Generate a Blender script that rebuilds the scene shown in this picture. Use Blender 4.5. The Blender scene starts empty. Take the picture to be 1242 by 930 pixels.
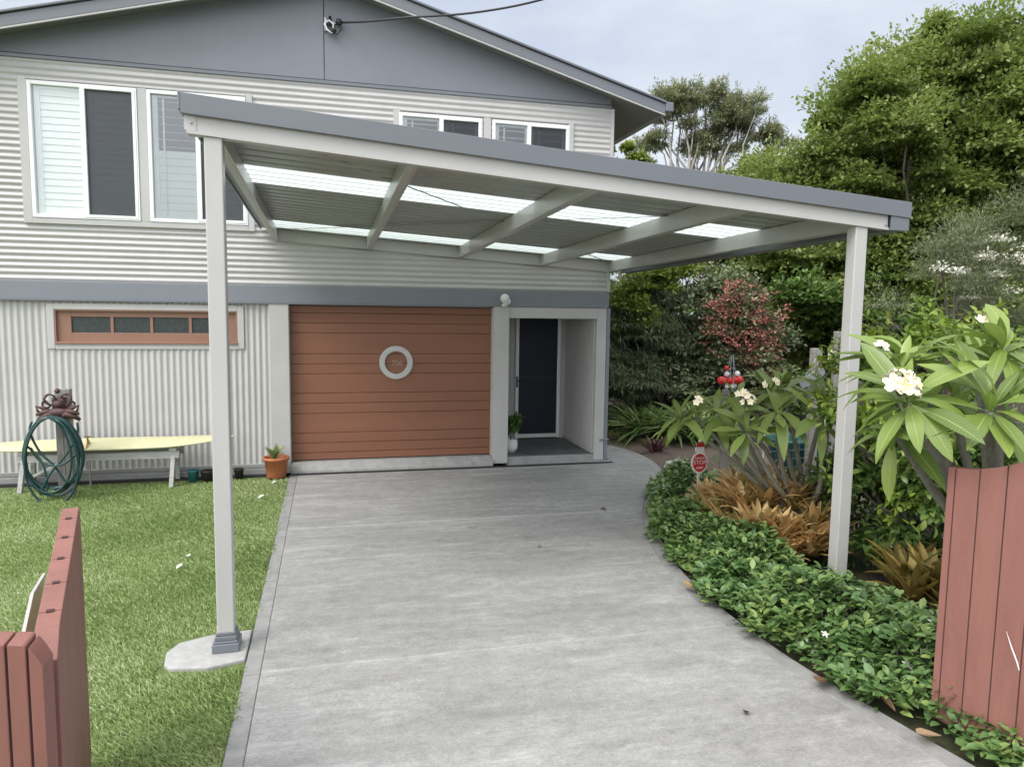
import bpy, math, random
import numpy as np
from mathutils import Vector, Matrix
random.seed(7); RNG = np.random.default_rng(11)
sc = bpy.context.scene
COL = sc.collection
R = math.radians

# ------------------------------------------------------------------ helpers
def wloc(o):
    v = Vector((0, 0, 0))
    while o is not None:
        v += o.location; o = o.parent
    return v

def props(o, label=None, cat=None, group=None, kind=None):
    if label: o['label'] = label
    if cat: o['category'] = cat
    if group: o['group'] = group
    if kind: o['kind'] = kind
    return o

def thing(name, loc, label, cat, group=None):
    o = bpy.data.objects.new(name, None); COL.objects.link(o)
    o.location = loc; o.empty_display_size = .1
    return props(o, label, cat, group)

def dup(root, loc, rotz=0, s=1, label=None, group=None):
    def cp(o, par):
        c = o.copy(); COL.objects.link(c); c.parent = par
        for ch in o.children: cp(ch, c)
        return c
    r = cp(root, None); r.location = loc; r.rotation_euler = (0, 0, rotz); r.scale = (s, s, s)
    if label: r['label'] = label
    if group: r['group'] = group
    return r

class MB:
    def __init__(s): s.v = []; s.f = []
    def add(s, vs, fs):
        n = len(s.v); s.v += [tuple(map(float, p)) for p in vs]; s.f += [tuple(i + n for i in f) for f in fs]; return s
    def box(s, x0, x1, y0, y1, z0, z1):
        return s.add([(x0,y0,z0),(x1,y0,z0),(x1,y1,z0),(x0,y1,z0),(x0,y0,z1),(x1,y0,z1),(x1,y1,z1),(x0,y1,z1)],
                     [(0,3,2,1),(4,5,6,7),(0,1,5,4),(1,2,6,5),(2,3,7,6),(3,0,4,7)])
    def bar(s, p, q, w, h, up=(0,0,1)):
        p = Vector(p); q = Vector(q); d = (q - p).normalized(); u = Vector(up)
        a = d.cross(u)
        if a.length < 1e-4: a = d.cross(Vector((1,0,0)))
        a.normalize(); u = a.cross(d).normalized(); a *= w/2; u *= h/2
        vs = [p-a-u, p+a-u, p+a+u, p-a+u, q-a-u, q+a-u, q+a+u, q-a+u]
        return s.add(vs, [(0,1,2,3),(7,6,5,4),(0,4,5,1),(1,5,6,2),(2,6,7,3),(3,7,4,0)])
    def tube(s, pts, rad, n=8, closed=False, cap=True):
        pts = [Vector(p) for p in pts]; m = len(pts)
        if not hasattr(rad, '__len__'): rad = [rad]*m
        prev = None; vs = []; fs = []
        for i, p in enumerate(pts):
            if closed: t = pts[(i+1) % m] - pts[i-1]
            else: t = pts[min(i+1, m-1)] - pts[max(i-1, 0)]
            if t.length < 1e-9: t = Vector((0,0,1))
            t.normalize()
            if prev is None:
                a = t.cross(Vector((0,0,1)))
                if a.length < .05: a = t.cross(Vector((0,1,0)))
            else: a = prev - t*prev.dot(t)
            if a.length < 1e-6: a = t.orthogonal()
            a.normalize(); prev = a; b = t.cross(a)
            for k in range(n):
                an = 2*math.pi*k/n; vs.append(p + rad[i]*(a*math.cos(an) + b*math.sin(an)))
        for i in range(m if closed else m-1):
            j = (i+1) % m
            for k in range(n): fs.append((i*n+k, i*n+(k+1) % n, j*n+(k+1) % n, j*n+k))
        if cap and not closed: fs += [tuple(range(n))[::-1], tuple((m-1)*n+k for k in range(n))]
        return s.add(vs, fs)
    def lathe(s, c, prof, n=20):
        c = Vector(c); vs = []; fs = []
        for r, z in prof:
            for k in range(n): vs.append(c + Vector((r*math.cos(2*math.pi*k/n), r*math.sin(2*math.pi*k/n), z)))
        for i in range(len(prof)-1):
            for k in range(n): fs.append((i*n+k, i*n+(k+1) % n, (i+1)*n+(k+1) % n, (i+1)*n+k))
        fs += [tuple(range(n))[::-1], tuple((len(prof)-1)*n+k for k in range(n))]
        return s.add(vs, fs)
    def ball(s, c, r, n=12, m=8, sc3=(1,1,1)):
        return s.lathe2(c, [(r*math.sin(math.pi*i/m), -r*math.cos(math.pi*i/m)) for i in range(m+1)], n, sc3)
    def lathe2(s, c, prof, n, sc3):
        n0 = len(s.v); s.lathe((0,0,0), [(max(a, 1e-4), b) for a, b in prof], n)
        for i in range(n0, len(s.v)):
            x, y, z = s.v[i]; s.v[i] = (c[0]+x*sc3[0], c[1]+y*sc3[1], c[2]+z*sc3[2])
        return s
    def prism(s, poly, z0, z1):          # horizontal outline, counter clockwise
        n = len(poly)
        vs = [(x, y, z0) for x, y in poly] + [(x, y, z1) for x, y in poly]
        return s.add(vs, [tuple(range(n))[::-1], tuple(range(n, 2*n))] + [(i, (i+1) % n, n+(i+1) % n, n+i) for i in range(n)])
    def prism_y(s, poly, y0, y1):        # outline in x,z extruded along y
        n = len(poly)
        vs = [(x, y0, z) for x, z in poly] + [(x, y1, z) for x, z in poly]
        return s.add(vs, [tuple(range(n)), tuple(range(n, 2*n))[::-1]] + [(i, n+i, n+(i+1) % n, (i+1) % n) for i in range(n)])
    def build(s, name, m, parent=None, bevel=0, smooth=False, seg=2):
        me = bpy.data.meshes.new(name); off = wloc(parent) if parent else Vector((0,0,0))
        me.from_pydata([(x-off.x, y-off.y, z-off.z) for x, y, z in s.v], [], s.f); me.update()
        import bmesh
        b = bmesh.new(); b.from_mesh(me); bmesh.ops.recalc_face_normals(b, faces=b.faces); b.to_mesh(me); b.free()
        me.materials.append(m)
        o = bpy.data.objects.new(name, me); COL.objects.link(o)
        if parent: o.parent = parent
        if bevel:
            md = o.modifiers.new('bevel', 'BEVEL'); md.width = bevel; md.segments = seg; md.limit_method = 'ANGLE'; md.angle_limit = R(40)
        if smooth:
            me.polygons.foreach_set('use_smooth', [True]*len(me.polygons))
        return o

def npmesh(name, V, F, m, parent=None, attrs=None, smooth=False):
    V = np.asarray(V, np.float32); F = np.asarray(F, np.int32)
    if parent is not None: V = V - np.array(wloc(parent), np.float32)
    me = bpy.data.meshes.new(name); k = F.shape[1]
    me.vertices.add(len(V)); me.vertices.foreach_set('co', V.ravel())
    me.loops.add(F.size); me.loops.foreach_set('vertex_index', F.ravel())
    me.polygons.add(len(F)); me.polygons.foreach_set('loop_start', np.arange(0, F.size, k, dtype=np.int32))
    me.polygons.foreach_set('loop_total', np.full(len(F), k, np.int32))
    if smooth: me.polygons.foreach_set('use_smooth', np.ones(len(F), bool))
    for n, a in (attrs or {}).items():
        at = me.attributes.new(n, 'FLOAT', 'POINT'); at.data.foreach_set('value', np.asarray(a, np.float32))
    me.update(calc_edges=True); me.validate()
    me.materials.append(m)
    o = bpy.data.objects.new(name, me); COL.objects.link(o)
    if parent is not None: o.parent = parent
    return o

def nrm(a): return a / np.maximum(np.linalg.norm(a, axis=-1, keepdims=True), 1e-9)
def rsph(n): return nrm(RNG.normal(size=(n, 3)))

# leaf templates: x along the leaf, y across, z up; returns verts, quads, mid attribute
def T_quad(w=.25, lift=.06):
    return (np.array([(0,0,0),(.45,-w,lift),(1,0,0),(.45,w,lift)]), np.array([(0,1,2,3)]), np.zeros(4))
def T_leaf(w=.2, droop=.2, fold=.35, prof=((0,.04),(.2,.6),(.5,1),(.8,.7),(1,.02)), twist=0):
    vs = []; mid = []; fs = []
    for i, (t, k) in enumerate(prof):
        z = -droop*t*t; x = t*(1-.25*droop*t)
        tw = twist*t
        for sgn in (-1, 0, 1):
            y = sgn*w*k; zz = z + (abs(sgn)*w*k*fold)
            vs.append((x, y*math.cos(tw), zz + y*math.sin(tw))); mid.append(1. if sgn == 0 else 0.)
        if i:
            a = (i-1)*3; b = i*3
            fs += [(a, b, b+1, a+1), (a+1, b+1, b+2, a+2)]
    return (np.array(vs), np.array(fs), np.array(mid))

class Leaves:
    def __init__(s): s.P = []; s.D = []; s.U = []; s.S = []; s.T = []
    def add(s, P, D, U, S, tone=None):
        n = len(P); s.P.append(P); s.D.append(nrm(D)); s.U.append(U); s.S.append(np.broadcast_to(S, (n,)).astype(float))
        s.T.append(RNG.random(n) if tone is None else np.broadcast_to(tone, (n,)).astype(float)); return s
    def build(s, name, templates, m, parent=None, smooth=True, wscale=1):
        P = np.concatenate(s.P); D = np.concatenate(s.D); U = np.concatenate(s.U); S = np.concatenate(s.S); T = np.concatenate(s.T)
        side = nrm(np.cross(U, D)); up = np.cross(D, side)
        which = RNG.integers(0, len(templates), len(P)); Vs = []; Fs = []; tone = []; mid = []; along = []; n = 0
        for k, (tv, tf, tm) in enumerate(templates):
            i = np.where(which == k)[0]
            if not len(i): continue
            v = P[i][:, None] + S[i][:, None, None]*(tv[None, :, 0:1]*D[i][:, None] + tv[None, :, 1:2]*side[i][:, None]*wscale + tv[None, :, 2:3]*up[i][:, None])
            Vs.append(v.reshape(-1, 3)); Fs.append((tf[None] + (n + np.arange(len(i))*len(tv))[:, None, None]).reshape(-1, tf.shape[1]))
            tone.append(np.repeat(T[i], len(tv))); mid.append(np.tile(tm, len(i))); along.append(np.tile(tv[:, 0], len(i))); n += len(i)*len(tv)
        return npmesh(name, np.concatenate(Vs), np.concatenate(Fs), m, parent, {'tone': np.concatenate(tone), 'mid': np.concatenate(mid), 'along': np.concatenate(along)}, smooth)

# ------------------------------------------------------------------ materials
def mat(name):
    m = bpy.data.materials.new(name); m.use_nodes = True; nt = m.node_tree
    b = nt.nodes['Principled BSDF']; return m, nt, b
def node(nt, t, **kw):
    n = nt.nodes.new(t)
    for k, v in kw.items():
        if k in n.inputs.keys(): n.inputs[k].default_value = v
        else: setattr(n, k, v)
    return n
def ramp(nt, src, stops):
    r = nt.nodes.new('ShaderNodeValToRGB'); e = r.color_ramp.elements
    while len(e) < len(stops): e.new(.5)
    for i, (p, c) in enumerate(stops): e[i].position = p; e[i].color = (*c, 1)
    nt.links.new(src, r.inputs[0]); return r.outputs[0]
def coords(nt, scale=(1,1,1), rot=(0,0,0)):
    g = nt.nodes.new('ShaderNodeNewGeometry'); mp = node(nt, 'ShaderNodeMapping'); mp.inputs['Scale'].default_value = scale; mp.inputs['Rotation'].default_value = rot
    nt.links.new(g.outputs['Position'], mp.inputs['Vector']); return mp.outputs[0]
def noise(nt, vec, scale, detail=4, rough=.6):
    n = node(nt, 'ShaderNodeTexNoise', Scale=scale, Detail=detail, Roughness=rough); nt.links.new(vec, n.inputs['Vector']); return n.outputs['Fac']
def bump(nt, b, h, strength, dist=.01):
    n = node(nt, 'ShaderNodeBump', Strength=strength, Distance=dist); nt.links.new(h, n.inputs['Height']); nt.links.new(n.outputs[0], b.inputs['Normal'])
def sc3(c, k): return tuple(min(1, x*k) for x in c)
def mix(nt, fac, a, b, mode='MIX'):
    n = nt.nodes.new('ShaderNodeMix'); n.data_type = 'RGBA'; n.blend_type = mode
    if isinstance(fac, (int, float)): n.inputs[0].default_value = fac
    else: nt.links.new(fac, n.inputs[0])
    for i, x in ((6, a), (7, b)):
        if isinstance(x, tuple): n.inputs[i].default_value = (*x, 1)
        else: nt.links.new(x, n.inputs[i])
    return n.outputs[2]

def paint(name, c, rough=.45, var=.12, sc=3, dirt=0, stretch=(1,1,1), metallic=0, bmp=.05, bsc=60):
    m, nt, b = mat(name); v = coords(nt, stretch)
    n = noise(nt, v, sc, 6, .65)
    col = ramp(nt, n, [(.3, sc3(c, 1-var)), (.7, sc3(c, 1+var))])
    if dirt:
        d = noise(nt, coords(nt, (2.5, 2.5, .6)), 2.2, 8, .75)
        f = ramp(nt, d, [(.5, (0,0,0)), (.75, (dirt,)*3)])
        col = mix(nt, f, col, sc3(c, .55))
    nt.links.new(col, b.inputs['Base Color']); b.inputs['Roughness'].default_value = rough; b.inputs['Metallic'].default_value = metallic
    if bmp: bump(nt, b, noise(nt, v, bsc, 2), bmp, .004)
    return m

def leafmat(name, lo, hi, rough=.42, trans=.3, midcol=None, hi2=None, spec=.4):
    m, nt, b = mat(name)
    a = node(nt, 'ShaderNodeAttribute', attribute_name='tone')
    st = [(0, lo), (.6, hi)] + ([(1, hi2)] if hi2 else [(1, sc3(hi, 1.25))])
    col = ramp(nt, a.outputs['Fac'], st)
    if midcol:
        md = node(nt, 'ShaderNodeAttribute', attribute_name='mid')
        al = node(nt, 'ShaderNodeAttribute', attribute_name='along')
        m1 = node(nt, 'ShaderNodeMath', operation='MULTIPLY_ADD'); nt.links.new(md.outputs['Fac'], m1.inputs[0]); m1.inputs[1].default_value = 9; nt.links.new(al.outputs['Fac'], m1.inputs[2])
        m0 = node(nt, 'ShaderNodeMath', operation='MULTIPLY'); nt.links.new(al.outputs['Fac'], m0.inputs[0]); m0.inputs[1].default_value = 170; nt.links.new(m0.outputs[0], m1.inputs[2])
        sn = node(nt, 'ShaderNodeMath', operation='SINE'); nt.links.new(m1.outputs[0], sn.inputs[0])
        col = mix(nt, ramp(nt, sn.outputs[0], [(.72, (0,0,0)), (1, (.3,.3,.3))]), col, midcol)
        f = ramp(nt, md.outputs['Fac'], [(.90, (0,0,0)), (.99, (.75,.75,.75))])
        col = mix(nt, f, col, midcol)
    nt.links.new(col, b.inputs['Base Color']); b.inputs['Roughness'].default_value = rough; b.inputs['Specular IOR Level'].default_value = spec
    t = nt.nodes.new('ShaderNodeBsdfTranslucent')
    tc = mix(nt, .5, col, (.12,.2,.02)) if hi[1] > hi[0] else col
    nt.links.new(tc, t.inputs['Color'])
    mx = nt.nodes.new('ShaderNodeMixShader'); mx.inputs[0].default_value = trans
    nt.links.new(b.outputs[0], mx.inputs[1]); nt.links.new(t.outputs[0], mx.inputs[2])
    nt.links.new(mx.outputs[0], nt.nodes['Material Output'].inputs[0])
    return m

M = {}
M['wall'] = paint('wall_cream', (.485,.477,.468), .4, .05, 1.5, .12)
M['trim'] = paint('trim_cream', (.47,.463,.45), .42, .05, 2, .1)
M['steel'] = paint('steel_cream', (.47,.463,.45), .32, .04, 2, .08)
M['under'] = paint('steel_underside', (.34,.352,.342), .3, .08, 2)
M['blue'] = paint('blue_grey', (.195,.21,.24), .5, .05, 1.2, .1)
M['fascia'] = paint('fascia_grey', (.16,.172,.195), .35, .04, 2)
M['roofmetal'] = paint('roof_grey', (.17,.18,.2), .4, .08, 2)
M['soffit'] = paint('soffit', (.17,.172,.158), .6, .06, 2)
M['white'] = paint('white_frame', (.78,.79,.79), .35, .03, 2)
M['shutter'] = paint('white_slat', (.82,.84,.81), .4, .04, 4)
M['door_red'] = paint('garage_brown', (.225,.094,.053), .5, .07, 1.4, 0, (.4,1,3), bmp=.12, bsc=25)
M['win_brown'] = paint('window_brown', (.27,.145,.10), .5, .06, 2)
M['gate'] = paint('gate_red', (.235,.100,.080), .6, .13, 5, .4, (1.2,1.2,.25), bmp=.35, bsc=30)
M['navy'] = paint('navy_screen', (.005,.008,.022), .6, .2, 3)
M['black'] = paint('black', (.015,.015,.016), .5, .2, 4)
M['darkint'] = paint('dark_interior', (.02,.022,.025), .8, .2, 2)
M['terracotta'] = paint('terracotta', (.44,.15,.065), .6, .12, 8)
M['soil'] = paint('soil', (.06,.042,.03), .95, .4, 20, bmp=.6, bsc=40)
M['slate'] = paint('slate_tile', (.10,.105,.11), .5, .25, 5)
M['greenpl'] = paint('green_plastic', (.012,.10,.085), .4, .15, 3)
M['teal'] = paint('teal', (.015,.12,.13), .4, .2, 5)
M['yellow'] = paint('board_yellow', (.56,.54,.33), .45, .08, 2.5, .15)
M['iron'] = paint('rusty_iron', (.075,.038,.036), .65, .35, 25, bmp=.3)
M['rock'] = paint('pale_rock', (.42,.40,.39), .85, .25, 9, .4, bmp=.6, bsc=14)
M['chrome'] = paint('grey_metal', (.35,.35,.36), .35, .1, 6, metallic=.7)
M['redsign'] = paint('sign_red', (.5,.02,.035), .4, .1, 6)
M['signwhite'] = paint('sign_white', (.75,.72,.7), .5, .08, 9)
M['bauble'] = paint('bauble_red', (.55,.02,.02), .12, .2, 8, bmp=0)
M['silver'] = paint('bauble_white', (.72,.72,.72), .2, .1, 8, bmp=0)
M['blackrubber'] = M['black']

def wood(name, a, b_, st=(6,6,.8)):
    m, nt, b = mat(name); v = coords(nt, st)
    n = noise(nt, v, 6, 8, .7); col = ramp(nt, n, [(.25, a), (.75, b_)])
    nt.links.new(col, b.inputs['Base Color']); b.inputs['Roughness'].default_value = .85; bump(nt, b, n, .5, .006); return m
M['oldwood'] = wood('weathered_wood', (.13,.12,.105), (.36,.345,.32))
M['benchwood'] = wood('pale_bench_wood', (.25,.25,.24), (.55,.55,.53), (1,6,6))
M['bark'] = wood('bark', (.07,.058,.045), (.2,.175,.145))
M['barkpale'] = wood('bark_pale', (.3,.28,.25), (.55,.53,.5))
M['barkgreen'] = wood('frangipani_bark', (.10,.098,.075), (.26,.25,.21), (8,8,3))

def concrete():
    m, nt, b = mat('broomed_concrete')
    big = noise(nt, coords(nt, (.55,1.1,1), (0,0,R(3))), 1.3, 6, .65)
    streak = noise(nt, coords(nt, (.45,6,1), (0,0,R(5))), 1.6, 5, .7)
    fine = noise(nt, coords(nt), 90, 3, .7)
    spl = noise(nt, coords(nt, (1,1.3,1), (0,0,R(4))), 8, 9, .8)
    c = ramp(nt, big, [(.3, (.235,.232,.227)), (.7, (.33,.326,.32))])
    c = mix(nt, .12, c, ramp(nt, streak, [(.28, (.25,.25,.25)), (.75, (.72,.72,.72))]), 'OVERLAY')
    c = mix(nt, .75, c, ramp(nt, spl, [(.3, (.33,.33,.33)), (.72, (.66,.66,.65))]), 'OVERLAY')
    c = mix(nt, .8, c, ramp(nt, fine, [(.3, (.35,.35,.35)), (.7, (.62,.62,.62))]), 'OVERLAY')
    # pale drips and old stains
    d = noise(nt, coords(nt, (.9,2.0,1), (0,0,R(-6))), 2.3, 9, .8)
    c = mix(nt, ramp(nt, d, [(.55, (0,0,0)), (.70, (.62,.62,.62))]), c, (.48,.475,.465))
    d2 = noise(nt, coords(nt, (.6,2.2,1)), 1.1, 7, .7)
    c = mix(nt, ramp(nt, d2, [(.50, (0,0,0)), (.72, (.4,.4,.4))]), c, (.18,.175,.168))
    wsp = noise(nt, coords(nt, (.5,3.6,1), (0,0,R(5))), 1.7, 10, .78); msk = noise(nt, coords(nt), .75, 4, .6)
    mm = node(nt, 'ShaderNodeMath', operation='MULTIPLY'); nt.links.new(ramp(nt, wsp, [(.50, (0,0,0)), (.66, (1,1,1))]), mm.inputs[0]); nt.links.new(ramp(nt, msk, [(.42, (.1,.1,.1)), (.6, (.7,.7,.7))]), mm.inputs[1])
    c = mix(nt, mm.outputs[0], c, (.43,.428,.424))
    wsd = noise(nt, coords(nt, (.6,2.8,1), (0,0,R(4))), 1.25, 9, .75)
    c = mix(nt, ramp(nt, wsd, [(.50, (0,0,0)), (.68, (.55,.55,.55))]), c, (.165,.163,.16))
    spk = noise(nt, coords(nt), 38, 4, .8)
    c = mix(nt, ramp(nt, spk, [(.62, (0,0,0)), (.72, (.5,.5,.5))]), c, (.13,.127,.122))
    spk2 = noise(nt, coords(nt, (1,1.3,1)), 24, 5, .85)
    c = mix(nt, ramp(nt, spk2, [(.60, (0,0,0)), (.72, (.55,.55,.55))]), c, (.5,.495,.485))
    gpos = nt.nodes.new('ShaderNodeNewGeometry'); sx = nt.nodes.new('ShaderNodeSeparateXYZ'); nt.links.new(gpos.outputs['Position'], sx.inputs[0])
    wob = node(nt, 'ShaderNodeMath', operation='MULTIPLY_ADD'); nt.links.new(noise(nt, coords(nt), 9, 5, .8), wob.inputs[0]); wob.inputs[1].default_value = .05; nt.links.new(sx.outputs['Y'], wob.inputs[2])
    for yj, wd in ((-5.703, .035), (-2.713, .03)):
        df = node(nt, 'ShaderNodeMath', operation='ADD'); nt.links.new(wob.outputs[0], df.inputs[0]); df.inputs[1].default_value = -yj-.025
        ab = node(nt, 'ShaderNodeMath', operation='ABSOLUTE'); nt.links.new(df.outputs[0], ab.inputs[0])
        fr_ = ramp(nt, ab.outputs[0], [(0, (.3,.3,.3)), (wd, (0,0,0))]); c = mix(nt, fr_, c, (.52,.515,.5))
    nt.links.new(c, b.inputs['Base Color']); b.inputs['Roughness'].default_value = .82
    bump(nt, b, mix(nt, .5, streak, fine), .35, .006); return m
M['concrete'] = concrete()
M['concrete_edge'] = paint('concrete_edge', (.255,.252,.247), .8, .22, 8, .4, (1,1,1), bmp=.3)
M['concrete_pale'] = paint('concrete_pale', (.30,.298,.292), .85, .16, 9, .45, bmp=.4)
M['plinth'] = paint('plinth', (.30,.30,.295), .8, .15, 4, .35, (1,1,4), bmp=.3)
M['joint'] = paint('joint_dark', (.07,.068,.065), .9, .2, 9)

def groundmat(name, a, b_, sc, c=None, rough=.95):
    m, nt, b = mat(name); v = coords(nt)
    n = noise(nt, v, sc, 10, .75); col = ramp(nt, n, [(.3, a), (.7, b_)])
    if c:
        n2 = noise(nt, v, 1.1, 5); col = mix(nt, ramp(nt, n2, [(.45, (0,0,0)), (.65, (.7,.7,.7))]), col, c)
    nt.links.new(col, b.inputs['Base Color']); b.inputs['Roughness'].default_value = rough; bump(nt, b, n, .8, .03); return m
M['ground'] = groundmat('ground_earth', (.05,.05,.025), (.12,.12,.06), 3, (.06,.09,.03))
M['lawnbase'] = groundmat('lawn_base', (.07,.11,.03), (.17,.22,.07), 14, (.15,.19,.06))
M['mulch'] = groundmat('mulch', (.05,.036,.028), (.22,.165,.13), 26, (.13,.10,.08))

def glass():
    m, nt, b = mat('window_glass'); nt.nodes.remove(b)
    g = node(nt, 'ShaderNodeBsdfGlossy'); g.inputs['Roughness'].default_value = .03; g.inputs['Color'].default_value = (.95,.97,1,1)
    n = noise(nt, coords(nt), 1.3, 2); bp = node(nt, 'ShaderNodeBump', Strength=.08, Distance=.05); nt.links.new(n, bp.inputs['Height']); nt.links.new(bp.outputs[0], g.inputs['Normal'])
    t = node(nt, 'ShaderNodeBsdfTransparent'); t.inputs['Color'].default_value = (.86,.9,.88,1)
    f = node(nt, 'ShaderNodeFresnel', IOR=1.55); ad = node(nt, 'ShaderNodeMath', operation='ADD'); ad.inputs[1].default_value = .13; nt.links.new(f.outputs[0], ad.inputs[0])
    mx = nt.nodes.new('ShaderNodeMixShader'); nt.links.new(ad.outputs[0], mx.inputs[0]); nt.links.new(t.outputs[0], mx.inputs[1]); nt.links.new(g.outputs[0], mx.inputs[2])
    nt.links.new(mx.outputs[0], nt.nodes['Material Output'].inputs[0]); return m
M['glass'] = glass()
def screen():
    m, nt, b = mat('fly_screen'); b.inputs['Base Color'].default_value = (.03,.034,.042,1); b.inputs['Roughness'].default_value = .5
    t = node(nt, 'ShaderNodeBsdfTransparent'); mx = nt.nodes.new('ShaderNodeMixShader'); mx.inputs[0].default_value = .68
    nt.links.new(t.outputs[0], mx.inputs[1]); nt.links.new(b.outputs[0], mx.inputs[2]); nt.links.new(mx.outputs[0], nt.nodes['Material Output'].inputs[0]); return m
M['screen'] = screen()
def skylight():
    m, nt, b = mat('clear_roof_sheet'); b.inputs['Base Color'].default_value = (.75,.82,.8,1); b.inputs['Roughness'].default_value = .3
    t = node(nt, 'ShaderNodeBsdfTranslucent'); t.inputs['Color'].default_value = (.62,.69,.66,1)
    mx = nt.nodes.new('ShaderNodeMixShader'); mx.inputs[0].default_value = .88
    nt.links.new(b.outputs[0], mx.inputs[1]); nt.links.new(t.outputs[0], mx.inputs[2]); nt.links.new(mx.outputs[0], nt.nodes['Material Output'].inputs[0]); return m
M['skylight'] = skylight()

L = {}
L['grass'] = leafmat('grass_blade', (.17,.25,.085), (.38,.48,.19), .55, .3, hi2=(.62,.66,.43), spec=.25)
L['ficus'] = leafmat('dense_tree_leaf', (.125,.175,.045), (.265,.325,.095), .4, .5, hi2=(.43,.47,.18))
L['ficus2'] = leafmat('light_tree_leaf', (.12,.155,.045), (.24,.28,.085), .42, .3, hi2=(.36,.39,.15))
L['euc'] = leafmat('gum_leaf', (.16,.175,.10), (.30,.315,.185), .5, .25, hi2=(.40,.36,.23))
L['grey'] = leafmat('grey_leaf', (.08,.10,.05), (.18,.205,.11), .55, .25, hi2=(.36,.36,.26))
L['weep'] = leafmat('weeping_leaf', (.09,.12,.065), (.19,.23,.125), .5, .25, hi2=(.30,.32,.18))
L['yel'] = leafmat('yellow_leaf', (.13,.17,.03), (.24,.29,.06), .42, .35, hi2=(.36,.40,.10))
L['red'] = leafmat('coral_leaf', (.22,.11,.085), (.50,.19,.16), .5, .25, hi2=(.66,.36,.30))
L['strap'] = leafmat('strap_leaf', (.09,.16,.05), (.23,.34,.11), .38, .25, hi2=(.38,.46,.2))
L['hedge'] = leafmat('hedge_leaf', (.055,.12,.035), (.14,.24,.08), .28, .22, (.10,.18,.06), hi2=(.30,.38,.11), spec=.5)
L['frang'] = leafmat('frangipani_leaf', (.10,.165,.035), (.215,.31,.065), .33, .35, (.42,.46,.16), hi2=(.32,.41,.11), spec=.5)
L['frang2'] = leafmat('frangipani_leaf_dull', (.10,.15,.033), (.18,.25,.06), .4, .35, (.22,.27,.08), hi2=(.25,.32,.09))
L['brom'] = leafmat('bromeliad_leaf', (.20,.19,.06), (.66,.42,.18), .45, .3, hi2=(.88,.72,.44))
L['brom2'] = leafmat('bromeliad_green', (.13,.11,.03), (.34,.25,.07), .45, .3, hi2=(.55,.40,.18))
L['purple'] = leafmat('purple_leaf', (.04,.012,.018), (.10,.03,.04), .45, .2, hi2=(.16,.06,.06))
L['petal'] = leafmat('petal', (.78,.76,.66), (.84,.82,.74), .5, .3, hi2=(.86,.85,.8))
L['dry'] = leafmat('dry_leaf', (.22,.12,.06), (.40,.25,.14), .7, .2, hi2=(.52,.38,.24))
L['citrus'] = leafmat('citrus_leaf', (0.063,0.127,0.021), (0.184,0.276,0.040), .35, .35, hi2=(.34,.40,.06))
L['dark'] = leafmat('dark_bush_leaf', (.06,.115,.03), (.12,.20,.05), .3, .25, hi2=(.24,.32,.075))
L['tuft'] = leafmat('dry_tuft', (.14,.14,.04), (.26,.25,.09), .6, .3, hi2=(.34,.32,.15))

def struct(o): o['kind'] = 'structure'; return o

# ------------------------------------------------------------------ ground, driveway, lawn
g = MB(); g.add([(-400,-400,-.06),(400,-400,-.06),(400,400,-.06),(-400,400,-.06)], [(0,1,2,3)]); struct(g.build('ground', M['ground']))
# garden soil with gentle mounds
nx, ny = 90, 110
gx = np.linspace(4.6, 22, nx); gy = np.linspace(-12, 20, ny); GX, GY = np.meshgrid(gx, gy, indexing='ij')
GZ = -.03 + .03*np.sin(GX*2.1+GY) + .025*np.sin(GY*3.3-GX*1.7) + .015*RNG.normal(size=GX.shape) - .03*(GX < 7)
ii = np.arange(nx*ny).reshape(nx, ny)
F = np.stack([ii[:-1,:-1], ii[1:,:-1], ii[1:,1:], ii[:-1,1:]], -1).reshape(-1, 4)
struct(npmesh('garden_soil', np.stack([GX, GY, GZ], -1).reshape(-1, 3), F, M['mulch'], smooth=True))
lw = MB(); lw.add([(-12,-14,-.012),(1.469,-14,-.012),(1.469,-.2,-.012),(-12,-.2,-.012)], [(0,1,2,3)]); struct(lw.build('lawn_soil', M['lawnbase']))

def smooth_line(pts, n=8):
    out = []
    for i in range(len(pts)-1):
        p0 = pts[max(i-1, 0)]; p1 = pts[i]; p2 = pts[i+1]; p3 = pts[min(i+2, len(pts)-1)]
        for k in range(n):
            t = k/n
            out.append(tuple(.5*((2*b)+(-a+c)*t+(2*a-5*b+4*c-d)*t*t+(-a+3*b-3*c+d)*t**3) for a, b, c, d in zip(p0, p1, p2, p3)))
    out.append(tuple(pts[-1])); return out
EDGE = smooth_line([(6.55,1.2),(6.75,.4),(6.68,-.5),(6.35,-1.45),(5.9,-2.1),(5.42,-3.05),(5.08,-4.05),(4.9,-5.0),(4.88,-6.1),(5.02,-7.05),(5.12,-7.6),(5.3,-9),(5.5,-14)], 6)
def edge_x(y):
    ys = [p[1] for p in EDGE]; xs = [p[0] for p in EDGE]
    return float(np.interp(-y, [-v for v in ys], xs))
JG = .009
def slab(mb, y0, y1, xl0=1.575, inset=.13, xr=None):
    ys = np.linspace(y0, y1, 14)
    right = [((edge_x(y)-inset) if xr is None else xr(y), y) for y in ys]
    poly = [(xl0, y0)] + right + [(xl0, y1)]
    mb.prism(poly, -.09, .006)
dm = MB()
jx = lambda y: 4.38 - (y+.03)*(.25/2.46)
slab(dm, -14, -9.3-JG); slab(dm, -9.3, -5.7-JG); slab(dm, -5.7, -2.71-JG)
slab(dm, -2.71, -.262, xr=lambda y: jx(y)-JG)
ys = np.linspace(-2.71, -.262, 14)
dm.prism([(jx(y), y) for y in ys[:1]] + [(edge_x(y)-.13, y) for y in ys] + [(jx(-.262), -.262)], -.09, .006)
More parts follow.
